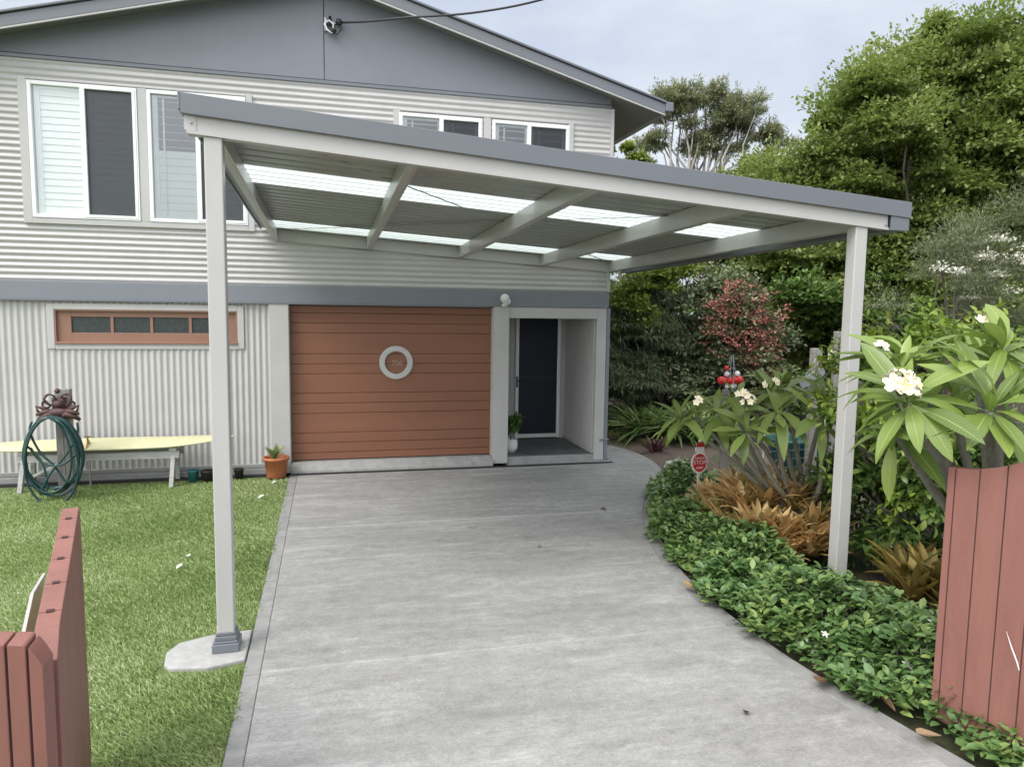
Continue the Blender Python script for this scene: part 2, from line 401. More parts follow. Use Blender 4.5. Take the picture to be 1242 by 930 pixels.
dm.prism([(6.1,-.256),(edge_x(-.256)-.13,-.256)] + [(edge_x(y)-.13, y) for y in np.linspace(.1, 1.1, 6)] + [(6.55,3.5),(6.1,3.5)], -.09, .006)
dr = struct(dm.build('driveway', M['concrete'], bevel=.004, seg=1))
em = MB()
for a, b in ((-14,-9.3-JG),(-9.3,-5.7-JG),(-5.7,-2.71-JG),(-2.71,-.2)):
    em.prism([(1.47+.004*math.sin(a*3), a),(1.5722, a),(1.5722, b),(1.475, b)], -.09, .004)
for a, b in ((-14,-9.3),(-9.3,-5.7),(-5.7,-2.71),(-2.71,1.1)):
    ys = np.linspace(a+JG, b, 16); em.prism([(edge_x(y)-.1288, y) for y in ys] + [(edge_x(y), y) for y in ys[::-1]], -.09, .004)
struct(em.build('driveway_edge', M['concrete_edge'], bevel=.004, seg=1))
jb = MB(); jb.prism([(1.47,-14)] + [(edge_x(y)-.01, y) for y in np.linspace(-14, 1.1, 30)] + [(6.1,1.1),(6.1,-.1),(1.47,-.1)], -.1, -.012); struct(jb.build('driveway_bed', M['joint']))
# post footing pad in the lawn
pm = MB(); pm.prism([(.985,-5.47),(1.03,-5.53),(1.25,-5.57),(1.465,-5.50),(1.465,-5.06),(1.2,-5.09),(1.02,-5.17),(.965,-5.3)], -.06, .012)
M['pad'] = paint('pad', (.36,.357,.35), .85, .16, 12, .4, bmp=.4)
o = pm.build('concrete_pad', M['pad'], bevel=.01); struct(o)

# lawn grass: blades nobody could count
n = 400000
px = RNG.uniform(-2.9, 1.52, n); py = -.33 - (RNG.random(n)**.75)*8.4
keep = ~((px > .95) & (py < -5.06) & (py > -5.6) & (px + .25*np.abs(py+5.3) > 1.0))
edgein = px < 1.476 + .02*np.sin(py*9) + RNG.normal(size=n)*.008
keep &= edgein & ~((py > -.4) & (px > .9)); px = px[keep]; py = py[keep]; n = len(px)
h = RNG.uniform(.013, .032, n)*(1+.25*np.sin(px*3.1+1)*np.sin(py*2.3)); az = RNG.random(n)*2*np.pi; lean = RNG.uniform(.6, 1.9, n)
base = np.stack([px, py, np.full(n, -.012)], -1); sd = np.stack([np.cos(az), np.sin(az), np.zeros(n)], -1)*RNG.uniform(.0017, .0034, n)[:, None]
ld = np.stack([-np.sin(az), np.cos(az), np.zeros(n)], -1)*(lean*h)[:, None]*.8; up = np.stack([np.zeros(n), np.zeros(n), h], -1)
V = np.stack([base-sd, base+sd, base+ld*.4+up*.65+sd*.7, base+ld+up], 1).reshape(-1, 3)
F = (np.array([(0,1,2,3)])[None] + (np.arange(n)*4)[:, None, None]).reshape(-1, 4)
patch = .5 + .25*np.sin(px*1.7+py*.9) + .2*np.sin(py*2.9-px*2.2) + .15*np.sin(px*7+3*np.sin(py*5))
tone = np.clip(.62*RNG.random(n) + .38*patch, 0, 1)
props(npmesh('lawn_grass', V, F, L['grass'], None, {'tone': np.repeat(tone, 4)}), 'short green grass of the front lawn beside the driveway', None, None, 'stuff')

# ------------------------------------------------------------------ house
house = thing('house', (2, 0, 0), 'two storey cream corrugated house with grey gable and brown garage door', 'house')
def corr(axis, x0, x1, z0, z1, y, holes=(), pitch=.076, depth=.017, seg=8, thick=True):
    """corrugated sheet facing -y; axis 'h' ribs run along x, 'v' ribs run along z; openings left out"""
    mb = MB()
    if axis == 'h': a0, a1, b0, b1 = z0, z1, x0, x1
    else: a0, a1, b0, b1 = x0, x1, z0, z1
    step = pitch/seg; k = int(math.ceil((a1-a0)/step))
    prof = lambda a: y - depth/2 + depth/2*math.cos(2*math.pi*a/pitch)
    for i in range(k):
        u0 = a0+i*step; u1 = min(a1, u0+step); um = (u0+u1)/2; segs = [(b0, b1)]
        for (hx0, hx1, hz0, hz1) in holes:
            c0, c1, d0, d1 = (hz0, hz1, hx0, hx1) if axis == 'h' else (hx0, hx1, hz0, hz1)
            if c0 < um < c1:
                ns = []
                for s0, s1 in segs:
                    if d1 <= s0 or d0 >= s1: ns.append((s0, s1)); continue
                    if d0 > s0: ns.append((s0, d0))
                    if d1 < s1: ns.append((d1, s1))
                segs = ns
        for s0, s1 in segs:
            if axis == 'h': vs = [(s0, prof(u0), u0), (s1, prof(u0), u0), (s1, prof(u1), u1), (s0, prof(u1), u1)]
            else: vs = [(u0, prof(u0), s0), (u1, prof(u1), s0), (u1, prof(u1), s1), (u0, prof(u0), s1)]
            mb.add(vs, [(0,1,2,3)])
    return mb
BIG = [(-1.47,-.27,3.28,4.89), (-.16,1.0,3.28,4.89)]
SML = [(2.95,4.09,3.95,4.86), (4.23,5.36,3.95,4.86)]
XL, XR = -2.1, 6.0
corr('h', XL, XR-.012, 2.5, 5.17, -.012, BIG+SML).build('upper_cladding', M['wall'], house, smooth=True)
LOWW = (-1.3,.84,1.74,2.17)
corr('v', XL, 1.235, .13, 2.29, -.012, [LOWW]).build('lower_cladding', M['wall'], house, smooth=True)
# body behind the cladding (side, back walls and inner lining)
b = MB()
b.box(XL, XL+.1, .005, 8, 0, 5.3); b.box(XR-.14, XR-.02, 1.45, 8, 0, 2.5); b.box(XR-.1, XR-.012, .005, 8, 2.5, 5.25); b.box(XL, XR-.1, 7.9, 8, 0, 5.2)
b.build('side_walls', M['wall'], house)
b = MB(); b.box(XL+.1, XR-.1, .1, 7.9, 2.55, 2.65); b.build('inner_floor', M['darkint'], house)
b = MB(); b.box(XL+.1, XR-.1, .6, .63, 2.66, 5.1); b.box(XL+.1, 4.3, .5, .53, 0, 2.5); b.build('inner_lining', M['darkint'], house)
# gable
rx, rz, sl = 1.95, 6.385, .272
sz = lambda x: rz - sl*abs(x-rx)
gp = MB(); gp.prism_y([(XL,5.2),(1.976,5.2),(1.976,sz(1.976)),(rx,rz),(XL,sz(XL))], -.02, .05)
gp.prism_y([(1.984,5.2),(XR,5.2),(XR,sz(XR)),(1.984,sz(1.984))], -.02, .05); gp.build('gable_panel', M['blue'], house, bevel=.003, seg=1)
gb = MB(); gb.box(XL, XR, -.012, .04, 5.2, 5.3); gb.build('gable_backing', M['joint'], house)
fl = MB(); fl.box(XL, XR, -.045, .03, 5.145, 5.188); fl.build('gable_flashing', M['fascia'], house, bevel=.004)
ct = MB(); ct.box(XR-.012, XR+.035, -.05, .03, 2.525, 5.14); ct.build('corner_trim', M['trim'], house, bevel=.004)
# roof: two slabs with soffit, barge, gutters
OV = .32
for sgn, xe in ((-1, -2.75), (1, 6.7)):
    xs = [rx, xe]
    r_ = MB(); r_.prism_y([(rx, rz+.05),(xe, sz(xe)+.05),(xe, sz(xe)+.11),(rx, rz+.11)][::sgn], -OV+.03, 8.3); r_.build('roof', M['roofmetal'], house)
    s_ = MB(); s_.prism_y([(rx, rz),(xe, sz(xe)),(xe, sz(xe)+.045),(rx, rz+.045)][::sgn], -OV+.031, 8.28); s_.build('soffit', M['soffit'], house)
    b_ = MB(); b_.prism_y([(rx, rz-.035),(xe, sz(xe)-.035),(xe, sz(xe)+.10),(rx, rz+.10)][::sgn], -OV, -OV+.028)
    b_.prism_y([(rx, rz+.112),(xe, sz(xe)+.112),(xe, sz(xe)+.14),(rx, rz+.14)][::sgn], -OV-.03, -OV+.12); b_.build('barge_board', M['fascia'], house, bevel=.004, seg=1)
    t_ = MB(); t_.prism_y([(rx, rz-.055),(xe, sz(xe)-.055),(xe, sz(xe)-.037),(rx, rz-.037)][::sgn], -OV+.002, -OV+.03); t_.build('barge_bead', M['steel'], house)
    q = MB(); q.box(min(xe, xe+sgn*.12), max(xe, xe+sgn*.12), -OV-.02, 8.3, sz(xe)+.0, sz(xe)+.13); q.build('gutter', M['fascia'], house, bevel=.01)
# band between storeys
bd = MB(); bd.box(XL, XR+.02, -.06, .04, 2.285, 2.515); bd.build('band', M['blue'], house, bevel=.006)
bd = MB(); bd.box(XL, 4.2, -.085, -.061, 2.275, 2.297); bd.build('band_drip', M['fascia'], house)
cp = MB(); cp.box(XR+.002, XR+.055, -.05, .16, .01, 2.284); cp.build('corner_post', M['blue'], house, bevel=.004)
sw = MB(); sw.box(XR-.02, XR+.001, .16, 8, .01, 2.5); sw.build('side_cladding', M['blue'], house)
# pillars
for x0, x1, zt, z0 in ((1.235,1.485,2.283,.0), (4.275,4.505,2.283,.02), (5.845,5.998,2.283,.01)):
    p = MB(); p.box(x0, x1, -.075 if x0 < 5 else -.045, .15 if x0 < 5 else .0, z0, zt); p.build('pillar', M['trim'], house, bevel=.006)
ln = MB(); ln.box(4.506, 5.844, -.05, .1, 2.125, 2.283); ln.build('door_lintel', M['trim'], house, bevel=.005)
# plinth, garage apron
p = MB(); p.box(XL, 1.234, -.07, .0, -.05, .075); p.box(XL, 1.234, -.05, .0, .08, .135); p.build('plinth', M['plinth'], house, bevel=.008)
ap = MB(); ap.add([(1.487,-.16,-.03),(4.274,-.16,-.03),(4.274,.2,-.03),(1.487,.2,-.03),(1.487,-.15,.035),(4.274,-.15,.035),(4.274,-.05,.135),(1.487,-.05,.135),(4.274,.2,.137),(1.487,.2,.137)],
             [(0,1,5,4),(4,5,6,7),(7,6,8,9),(0,4,7,9,3),(1,2,8,6,5),(0,3,2,1),(3,9,8,2)]); ap.build('garage_apron', M['concrete_pale'], house, bevel=.004)
# porch
p = MB(); p.box(4.506, 5.844, -.04, 1.6, -.05, .10); p.build('porch_slab', M['plinth'], house, bevel=.006)
p = MB()
for i in range(4):
    for j in range(4):
        x0 = 4.512+i*.333; y0 = .0+j*.37
        p.box(x0+.003, min(x0+.33, 5.80), y0+.003, y0+.366, .101, .113)
p.build('porch_tiles', M['slate'], house)
YD = 1.36
bk = MB()
bk.box(4.3, 4.968, YD, YD+.06, .1, 2.3); bk.box(5.732, 5.86, YD, YD+.06, .1, 2.3)
bk.box(4.968, 5.732, YD, YD+.06, 2.155, 2.3); bk.build('porch_back_wall', M['wall'], house)
corr('v', 4.3, 4.964, .113, 2.2, YD-.003, pitch=.1, depth=.008).build('porch_back_cladding', M['wall'], house, smooth=True)
m_ = MB(); ys = np.linspace(0, YD-.01, int(YD/.0125))
for i in range(len(ys)-1):
    f = lambda y: 5.838 - .014*abs(math.sin(math.pi*y/.1))**.35
    m_.add([(f(ys[i]), ys[i], .16), (f(ys[i+1]), ys[i+1], .16), (f(ys[i+1]), ys[i+1], 2.3), (f(ys[i]), ys[i], 2.3)], [(0,1,2,3)])
m_.build('porch_side_cladding', M['wall'], house)
p = MB(); p.box(5.815, 5.85, .0, YD, .113, .165); p.build('porch_skirting', M['trim'], house, bevel=.003)
p = MB(); p.box(4.45, 4.505, .15, YD, .1, 2.3); p.box(4.505, 5.86, .1, YD+.05, 2.285, 2.3); p.box(5.845, 5.86, 0, YD, .1, 2.285); p.build('porch_lining', M['trim'], house)
dd = MB(); dd.box(5.02, 5.68, YD-.03, YD+.0, .2, 2.12); door = dd.build('door', M['navy'], house)
f = MB(); f.box(4.965, 5.02, YD-.05, YD+.0, .13, 2.16); f.box(5.68, 5.735, YD-.05, YD, .13, 2.16); f.box(5.02, 5.68, YD-.05, YD, 2.12, 2.16); f.box(5.02, 5.68, YD-.045, YD, .135, .2); f.build('frame', M['white'], door, bevel=.003)
f = MB(); f.box(4.978, 5.0, YD-.075, YD-.051, .98, 1.16); f.tube([(4.99,YD-.08,1.09),(4.99,YD-.11,1.09),(5.05,YD-.115,1.09)], .009); f.build('handle', M['black'], door, bevel=.002)
f = MB(); f.box(5.025, 5.675, YD-.034, YD-.0305, 1.14, 1.165); f.build('rail', M['black'], door)
# garage door with grooved boards
zs = [.145,.245,.38,.52,.66,.795,.93,1.07,1.205,1.336,1.473,1.61,1.75,1.895,2.03,2.165,2.265]
zs = [.145,.245,.38,.52,.79,.93,1.07,1.336,1.473,1.61,1.895,2.03,2.165,2.265]
gd = MB()
for i in range(len(zs)-1):
    gap = .003
    gd.box(1.495, 4.268, .055, .09, zs[i]+gap, zs[i+1]-gap)
gdoor = gd.build('garage_door', M['door_red'], house, bevel=.003)
g2 = MB(); g2.box(1.49, 4.27, .088, .1, .14, 2.28); g2.build('backing', M['door_red'], gdoor)
ring = MB(); c = (2.91, 0, 1.487); N_ = 48
vs = []; 
for k in range(N_):
    a = 2*math.pi*k/N_
    for r_, y in ((.157,.054),(.157,.03),(.164,.026),(.224,.026),(.232,.03),(.232,.054)): vs.append((c[0]+r_*math.cos(a), y, c[2]+r_*math.sin(a)))
ring.add(vs, [(k*6+j, k*6+(j+1) % 6, ((k+1) % N_)*6+(j+1) % 6, ((k+1) % N_)*6+j) for k in range(N_) for j in range(6)])
ring.build('ring_window', M['trim'], gdoor, smooth=False)
def text(name, s, size, loc, m, parent, extrude=.002, rot=(R(90),0,0), align='CENTER'):
    cu = bpy.data.curves.new(name, 'FONT'); cu.body = s; cu.size = size; cu.extrude = extrude; cu.align_x = align; cu.align_y = 'CENTER'
    cu.materials.append(m); tmp = bpy.data.objects.new('tmp', cu); COL.objects.link(tmp); bpy.context.view_layer.update()
    me = bpy.data.meshes.new_from_object(tmp.evaluated_get(bpy.context.evaluated_depsgraph_get())); bpy.data.objects.remove(tmp)
    o = bpy.data.objects.new(name, me); COL.objects.link(o); o.parent = parent; o.rotation_euler = rot
    o.location = Vector(loc) - wloc(parent); return o
M['numgrey'] = paint('number_grey', (.34,.25,.2), .4, .05, 4)
text('house_number', '706', .105, (2.92, .05, 1.475), M['numgrey'], gdoor)
f = MB(); f.box(1.487, 4.273, .03, .1, 2.268, 2.284); f.build('door_head', M['fascia'], house)
for a_, b2 in ((1.4855, 1.494), (4.266, 4.2745)): MB().box(a_, b2, -.01, .1, .14, 2.266).build('door_jamb', M['trim'], house)
f = MB(); f.box(1.487, 4.273, .05, .09, .1375, .149); f.build('door_seal', M['black'], house)

# sliding windows with shutters behind
def window(x0, x1, z0, z1, split, nslat, louvre_open, dark_right=True):
    fr = MB(); t = .045; y0, y1 = -.06, .03
    fr.box(x0, x0+t, y0, y1, z0, z1); fr.box(x1-t, x1, y0, y1, z0, z1); fr.box(x0+t, x1-t, y0, y1, z0, z0+t); fr.box(x0+t, x1-t, y0, y1, z1-t, z1)
    w = fr.build('window', M['white'], house, bevel=.004)
    mu = MB(); mu.box(split-.028, split+.028, -.066, .02, z0+.02, z1-.02)
    mu.box(split+.028, x1-.02, -.066, .02, z0+.02, z0+.055); mu.box(split+.028, x1-.02, -.066, .02, z1-.055, z1-.02); mu.box(x1-.055, x1-.02, -.066, .02, z0+.055, z1-.055)
    mu.build('sash', M['white'], w, bevel=.003)
    a = MB(); a.add([(x0+t,-.02,z0+t),(split-.02,-.02,z0+t),(split-.02,-.02,z1-t),(x0+t,-.02,z1-t)], [(0,1,2,3)]); a.build('pane', M['glass'], w)
    a = MB(); a.add([(split+.02,-.035,z0+t),(x1-t,-.035,z0+t),(x1-t,-.035,z1-t),(split+.02,-.035,z1-t)], [(0,1,2,3)]); a.build('fly_screen', M['screen'], w)
    a = MB(); a.add([(split+.02,-.012,z0+t),(x1-t,-.012,z0+t),(x1-t,-.012,z1-t),(split+.02,-.012,z1-t)], [(0,1,2,3)]); a.build('pane', M['glass'], w)
    # plantation shutters
    s = MB(); pitch = (z1-z0-.14)/nslat
    for (a0, a1) in ((x0+.05, split-.01), (split+.03, x1-.06)):
        st = .06
        s.box(a0, a0+st, .012, .042, z0+.03, z1-.03); s.box(a1-.035, a1, .012, .042, z0+.03, z1-.03)
        s.box(a0+st, a1-.035, .012, .042, z0+.03, z0+.07); s.box(a0+st, a1-.035, .012, .042, z1-.07, z1-.03)
        for k in range(nslat):
            zc = z0+.07+pitch*(k+.5); op = louvre_open(k/nslat)
            ang = R(78-74*op); dy = math.cos(ang)*.05; dz = math.sin(ang)*pitch*.5+.001*(1-op)
            s.add([(a0+st,.027-dy*.4,zc-dz),(a1-.035,.027-dy*.4,zc-dz),(a1-.035,.027+dy*.4,zc+dz),(a0+st,.027+dy*.4,zc+dz)], [(0,1,2,3)])
        if louvre_open(.9) > .3: s.box(a0+st+.06, a0+st+.08, -.008, .003, z0+.09, z1-.09)
    s.build('shutter', M['shutter'], w)
    return w
closed = lambda t: 0.02
window(*BIG[0], -.875, 18, closed)
window(*BIG[1], .425, 16, lambda t: .9 if t > .55 else .03)
window(*SML[0], 3.52, 8, lambda t: .85)
window(*SML[1], 4.76, 8, lambda t: .85)
for x0, x1, z0, z1 in ((-1.57,1.08,3.28,4.90), (2.87,5.42,3.95,4.88)):
    xm = -.215 if x0 < 0 else 4.16; ar = MB()
    ar.box(x0, x0+.095, -.05, .0, z0-.07, z1+.03); ar.box(x1-.078, x1, -.05, .0, z0-.07, z1+.03); ar.box(x0+.095, x1-.078, -.052, .0, z0-.07, z0-.002)
    ar.box(xm-.052, xm+.052, -.05, .0, z0, z1)
    ar.box(x0+.095, x1-.078, -.052, .0, z1+.002, z1+.02); ar.build('window_trim', M['trim'], house, bevel=.004)
# low brown window
x0, x1, z0, z1 = LOWW
f = MB(); f.box(x0-.08, x0, -.045, .02, z0-.06, z1+.07); f.box(x1, x1+.08, -.045, .02, z0-.06, z1+.07); f.box(x0, x1, -.047, .02, z1, z1+.075); f.box(x0, x1, -.04, .02, z0-.065, z0); f.build('window_trim', M['trim'], house, bevel=.004)
f = MB(); f.box(x0, -1.12, -.0, .04, z0, z1); f.box(.72, x1, 0, .04, z0, z1); f.box(-1.12, .72, 0, .04, 2.08, z1); f.box(-1.12, .72, 0, .04, z0, 1.88)
for k in range(1, 4): f.box(-1.12+.46*k-.018, -1.12+.46*k+.018, .001, .04, 1.88, 2.08)
lw = f.build('window', M['win_brown'], house, bevel=.004)
f = MB(); f.box(x0, x1, -.06, -.001, z0, z0+.03); f.box(x0, x0+.02, -.04, -.001, z0+.03, z1); f.box(x1-.02, x1, -.04, -.001, z0+.03, z1); f.box(x0+.02, x1-.02, -.04, -.001, z1-.02, z1); f.build('sill', M['win_brown'], lw, bevel=.003)
M['obscure'] = paint('obscure_glass', (.035,.045,.045), .25, .35, 30, bmp=.5, bsc=60)
f = MB(); f.box(-1.12, .72, .022, .03, 1.88, 2.08); f.build('pane', M['obscure'], lw)

# drain along the wall
dg = MB(); dg.box(XL, 1.2, -.19, -.075, -.05, .004)
dg.box(1.49, 6.09, -.255, -.165, -.06, -.004)
for k in range(184): dg.box(1.49+k*.025, 1.49+k*.025+.012, -.252, -.168, -.003, .006)
dg.box(1.49, 6.09, -.262, -.2525, -.05, .0075); dg.box(1.49, 6.09, -.1675, -.161, -.05, .0075)
pm = MB(); pm.box(4.51, 6.09, -.16, -.045, -.05, .006); struct(pm.build('porch_step', M['concrete_pale'], bevel=.003))
o = dg.build('drain_channel', M['black']); struct(o)

# wall light, point of attachment, cable
wl = thing('wall_light', (4.43,-.08,2.33), 'white twin globe floodlight on top of the pillar beside the garage door', 'light')
f = MB(); f.lathe((4.43,-.08,2.285), [(.035,0),(.045,.01),(.045,.03),(.03,.04),(.02,.06)], 16); f.build('base', M['white'], wl, smooth=True)
f = MB(); f.ball((4.42,-.13,2.40), .066, 18, 12); f.build('globe', M['white'], wl, smooth=True)
f = MB(); f.tube([(4.43,-.08,2.33),(4.47,-.11,2.345),(4.46,-.14,2.36)], [.03,.035,.045], 12); f.build('lamp_shade', M['white'], wl, smooth=True)
pa = thing('power_inlet', (2.06,-.03,5.88), 'black and white electrical service bracket fixed to the grey gable', 'bracket')
f = MB(); f.box(1.985, 2.015, -.06, -.021, 5.80, 5.97); f.box(2.015, 2.13, -.055, -.03, 5.90, 5.925); f.build('mount', M['chrome'], pa, bevel=.003)
f = MB(); f.tube([(2.02,-.07,5.93),(1.99,-.1,5.87),(2.02,-.11,5.80),(2.08,-.1,5.77),(2.12,-.09,5.79)], .012, 8); f.tube([(2.0,-.08,5.9),(2.05,-.1,5.92),(2.1,-.1,5.88),(2.09,-.09,5.8)], .010, 8); f.build('white_cable', M['white'], pa, smooth=True)
f = MB(); f.ball((2.17,-.09,5.915), .045, 12, 8); f.ball((2.09,-.09,5.80), .04, 10, 8, (1.3,1,.8)); f.tube([(2.17,-.09,5.9),(2.2,-.1,5.83),(2.15,-.1,5.76),(2.08,-.1,5.77)], .01, 6); f.tube([(2.06,-.06,5.98),(2.06,-.1,5.86)], .02, 8); f.build('insulator', M['black'], pa, smooth=True)
CAB = [(2.21,-.1,5.91),(2.55,-.42,5.845),(2.95,-.75,5.81),(3.75,-1.0,5.86),(4.55,-1.2,6.02),(5.45,-1.45,6.32),(6.6,-1.8,6.85),(9,-2.5,8.2)]
cpts = [Vector(p) for p in smooth_line(CAB, 6)]
props(MB().tube(cpts, .013, 6).build('power_cable', M['black'], smooth=True), 'black power cable sagging from the grey gable out across the sky', 'cable')

# ------------------------------------------------------------------ carport
car = thing('carport', (3.7,-5.3,0), 'cream steel skillion carport with grey edge flashing over the driveway', 'carport')
def zb(x, y):
    v = (y+5.36)/5.36; return (1-v)*(3.25-.0735*(x-1.19)) + v*(3.10-.060*(x-1.3))
PW = .105
def post(xc, yc, ztop, z0=0):
    p = MB(); p.box(xc-PW/2, xc+PW/2, yc-PW/2, yc+PW/2, z0, ztop); return p.build('post', M['steel'], car, bevel=.008, seg=3)
pl_ = post(1.335, -5.315, zb(1.33,-5.3)+.005)
f = MB(); cx, cy = 1.335, -5.315
for w_, a, b_ in ((.083,.012,.07), (.074,.0705,.085), (.067,.0855,.115), (.06,.1155,.14)): f.box(cx-w_, cx+w_, cy-w_, cy+w_, a, b_)
f.build('base_cover', M['fascia'], pl_, bevel=.006)
pr_ = post(5.955, -5.315, zb(5.95,-5.3)+.005, -.05)
f = MB(); f.box(5.955-.09, 5.955+.09, -5.315-.09, -5.315+.09, -.06, .03); f.build('base_plate', M['chrome'], pr_, bevel=.003)
def sloped(x0, x1, y0, y1, dz0, dz1, n=1):
    mb = MB()
    vs = [(x, y, zb(x, y)+dz) for dz in (dz0, dz1) for x, y in ((x0,y0),(x1,y0),(x1,y1),(x0,y1))]
    return mb.add(vs, [(0,3,2,1),(4,5,6,7),(0,1,5,4),(1,2,6,5),(2,3,7,6),(3,0,4,7)])
f = sloped(1.19, 6.18, -5.372, -5.30, .0, .165)
o = f.build('front_beam', M['steel'], car, bevel=.004)
f = sloped(1.19, 6.185, -5.381, -5.3725, -.001, .016); f.build('beam_lip', M['steel'], o)
f = sloped(1.178, 1.245, -5.376, -5.3725, .018, .165); f.build('beam_end', M['steel'], o)
for x_, dz_ in ((1.215, .065), (6.155, .03)):
    f = MB(); f.tube([(x_,-5.38,zb(x_,-5.38)+dz_),(x_,-5.386,zb(x_,-5.38)+dz_)], .008, 8); f.build('bolt', M['chrome'], o)
f = sloped(1.165, 6.36, -5.405, -5.3905, .105, .225); fa = f.build('front_flashing', M['fascia'], car, bevel=.003)
f = sloped(1.165, 6.36, -5.3900, -5.25, .205, .222); f.build('flashing_top', M['fascia'], fa)
f = sloped(1.150, 1.1645, -5.405, -.06, .125, .23); f.build('side_flashing', M['fascia'], car, bevel=.003)
f = sloped(1.152, 1.309, -5.388, -.06, .149, .152); f.build('side_capping', M['fascia'], car)
f = sloped(1.33, 6.1, -.062, -.022 if False else -.03, .0, .17); f.build('wall_beam', M['steel'], car, bevel=.004)
for xc in (1.335, 2.535, 3.79, 4.98, 6.02):
    wv = .058; mb = sloped(xc-wv/2, xc+wv/2, -5.299, -.063, .0, .148)
    pu = mb.build('purlin', M['steel'], car, bevel=.004)
    lp = sloped(xc+wv/2+.0005, xc+wv/2+.014, -5.299, -.063, .0, .006); lp.build('lip', M['steel'], pu)
# trapezoid roof sheets, ribs run down the fall (along x)
def sheet(y0, y1, up=0):
    mb = MB(); pit = .19; ys = [y0]
    k0 = math.floor(y0/pit)
    for k in range(k0-1, k0+60):
        for fr_ in (0, .30, .36, .55, .61, .68, .74, .93):
            y = (k+fr_)*pit
            if y0+1e-4 < y < y1-1e-4: ys.append(y)
    ys.append(y1)
    def hz(y):
        t = (y/pit) % 1
        if t < .30: return .0
        if t < .36: return .016*(t-.30)/.06
        if t < .55: return .016
        if t < .61: return .016*(1-(t-.55)/.06)
        if t < .68: return 0
        if t < .74: return .004
        return 0
    xs = [1.31, 2.4, 3.7, 5, 6.27]
    for i in range(len(ys)-1):
        for j in range(len(xs)-1):
            q = [(xs[j], ys[i]), (xs[j+1], ys[i]), (xs[j+1], ys[i+1]), (xs[j], ys[i+1])]
            mb.add([(x, y, zb(x, y)+.153+up+hz(y)) for x, y in q], [(0,1,2,3)])
    return mb
for a, b_ in ((-5.36,-3.93), (-3.16,-.88), (-.22,-.03)):
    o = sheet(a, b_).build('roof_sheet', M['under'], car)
    md = o.modifiers.new('thick', 'SOLIDIFY'); md.thickness = .0015; md.offset = 1
for a, b_ in ((-3.94,-3.15), (-.89,-.21)): sheet(a, b_, .004).build('skylight_sheet', M['skylight'], car)
for p, q in (((1.4,-5.28),(5.95,-.1)), ((1.4,-.1),(5.98,-5.25))):
    f = MB(); f.bar((*p, zb(*p)+.1455), (*q, zb(*q)+.1455), .03, .002); f.build('strap_brace', M['roofmetal'], car)
# gutter down the right side
f = MB()
prof = [(6.215,.13),(6.215,-.0),(6.345,-.0),(6.345,.115),(6.362,.125),(6.362,.112),(6.352,.105),(6.352,-.008),(6.207,-.008),(6.207,.13)]
vs = []
for y in (-5.39, -.06):
    zz = zb(6.25, y); vs += [(x, y, zz+dz+.01) for x, dz in prof]
k = len(prof); f.add(vs, [(i, k+i, k+(i+1) % k, (i+1) % k) for i in range(k)]+[tuple(range(k))])
gt = f.build('gutter', M['fascia'], car)
f = MB(); y = -5.392; zz = zb(6.25, y)+.01; f.box(6.186, 6.352, y-.004, y+.003, zz-.008, zz+.118); f.build('end_cap', M['fascia'], gt)

# ------------------------------------------------------------------ gate and fence boards
M['gatedark'] = paint('gate_joint', (.05,.02,.018), .8, .1, 5)
def boards(A, B, z0, top, widths, thick, name, m, label, cat, slots=True):
    A = Vector((*A, 0)); B = Vector((*B, 0)); d = (B-A); Ln = d.length; d.normalize(); nn = Vector((-d.y, d.x, 0))
    t = thing(name, A, label, cat); mb = MB(); sp = MB(); s_ = 0; i = 0
    P = lambda s, o, z: A + d*s + nn*o + Vector((0,0,z))
    while s_ < Ln-.02:
        w = widths[min(i, len(widths)-1)]; e_ = min(Ln, s_+w); s0, s1 = s_+.003, e_-.003; K = 6
        prof_ = [(s0+(s1-s0)*k/K, top(s0+(s1-s0)*k/K)) for k in range(K+1)]; vs = []
        for o in (-thick/2, thick/2): vs += [P(s0, o, z0)] + [P(s, o, z) for s, z in prof_] + [P(s1, o, z0)]
        q = K+3; mb.add(vs, [tuple(range(q))[::-1], tuple(range(q, 2*q))]+[(j, (j+1) % q, q+(j+1) % q, q+j) for j in range(q)])
        if e_ < Ln-.02:
            zt = top(e_)-.012; c0 = P(e_, 0, z0+.02); c1 = P(e_, 0, zt); sp.bar(c0, c1, .006, thick*.86, up=tuple(nn))
            if slots:
                zt = top(e_)+.0015; c0 = P(e_-.012, 0, zt); c1 = P(e_+.012, 0, zt); sp.bar(c0, c1, .022, .003)
        s_ = e_; i += 1
    bo = mb.build('boards', m, t, bevel=.003); sp.build('joint', M['gatedark'], bo)
    return t
def left_top(s):
    z = 1.32 - .085*min(1, s/1.3)**.8
    if s < .10: z -= .10*(1-s/.10)**2
    if s > 1.28: z -= .06*min(1, (s-1.28)/.13)
    return z
t = boards((.838,-6.49), (1.180,-7.86), .06, left_top, [.235], .066, 'gate_leaf', M['gate'], 'red brown boarded gate leaf standing open on the lawn', 'gate')
f = MB(); w_ = [(.70,-6.44,.97),(.76,-6.72,.86),(.81,-6.93,.83),(.88,-7.2,.97),(.77,-6.78,1.0)]; f.add(w_+[(x-.012, y-.003, z) for x, y, z in w_], [(0,1,2,3,4),(9,8,7,6,5)]+[(i, 5+i, 5+(i+1) % 5, (i+1) % 5) for i in range(5)])
f.build('brace_board', M['steel'], t)
def right_top(s): return float(np.interp(s, [0,.04,.15,.25,.35,.5,.9,1.4], [1.436,1.436,1.45,1.48,1.525,1.56,1.6,1.6]))
boards((5.192,-7.068), (5.53,-8.43), .05, right_top, [.042,.122,.13], .05, 'gate_leaf', M['gate'], 'red brown boarded gate leaf standing open beside the leafy hedge', 'gate', False)
gl = [o for o in COL.objects if o.name.startswith('gate_leaf')][-1]
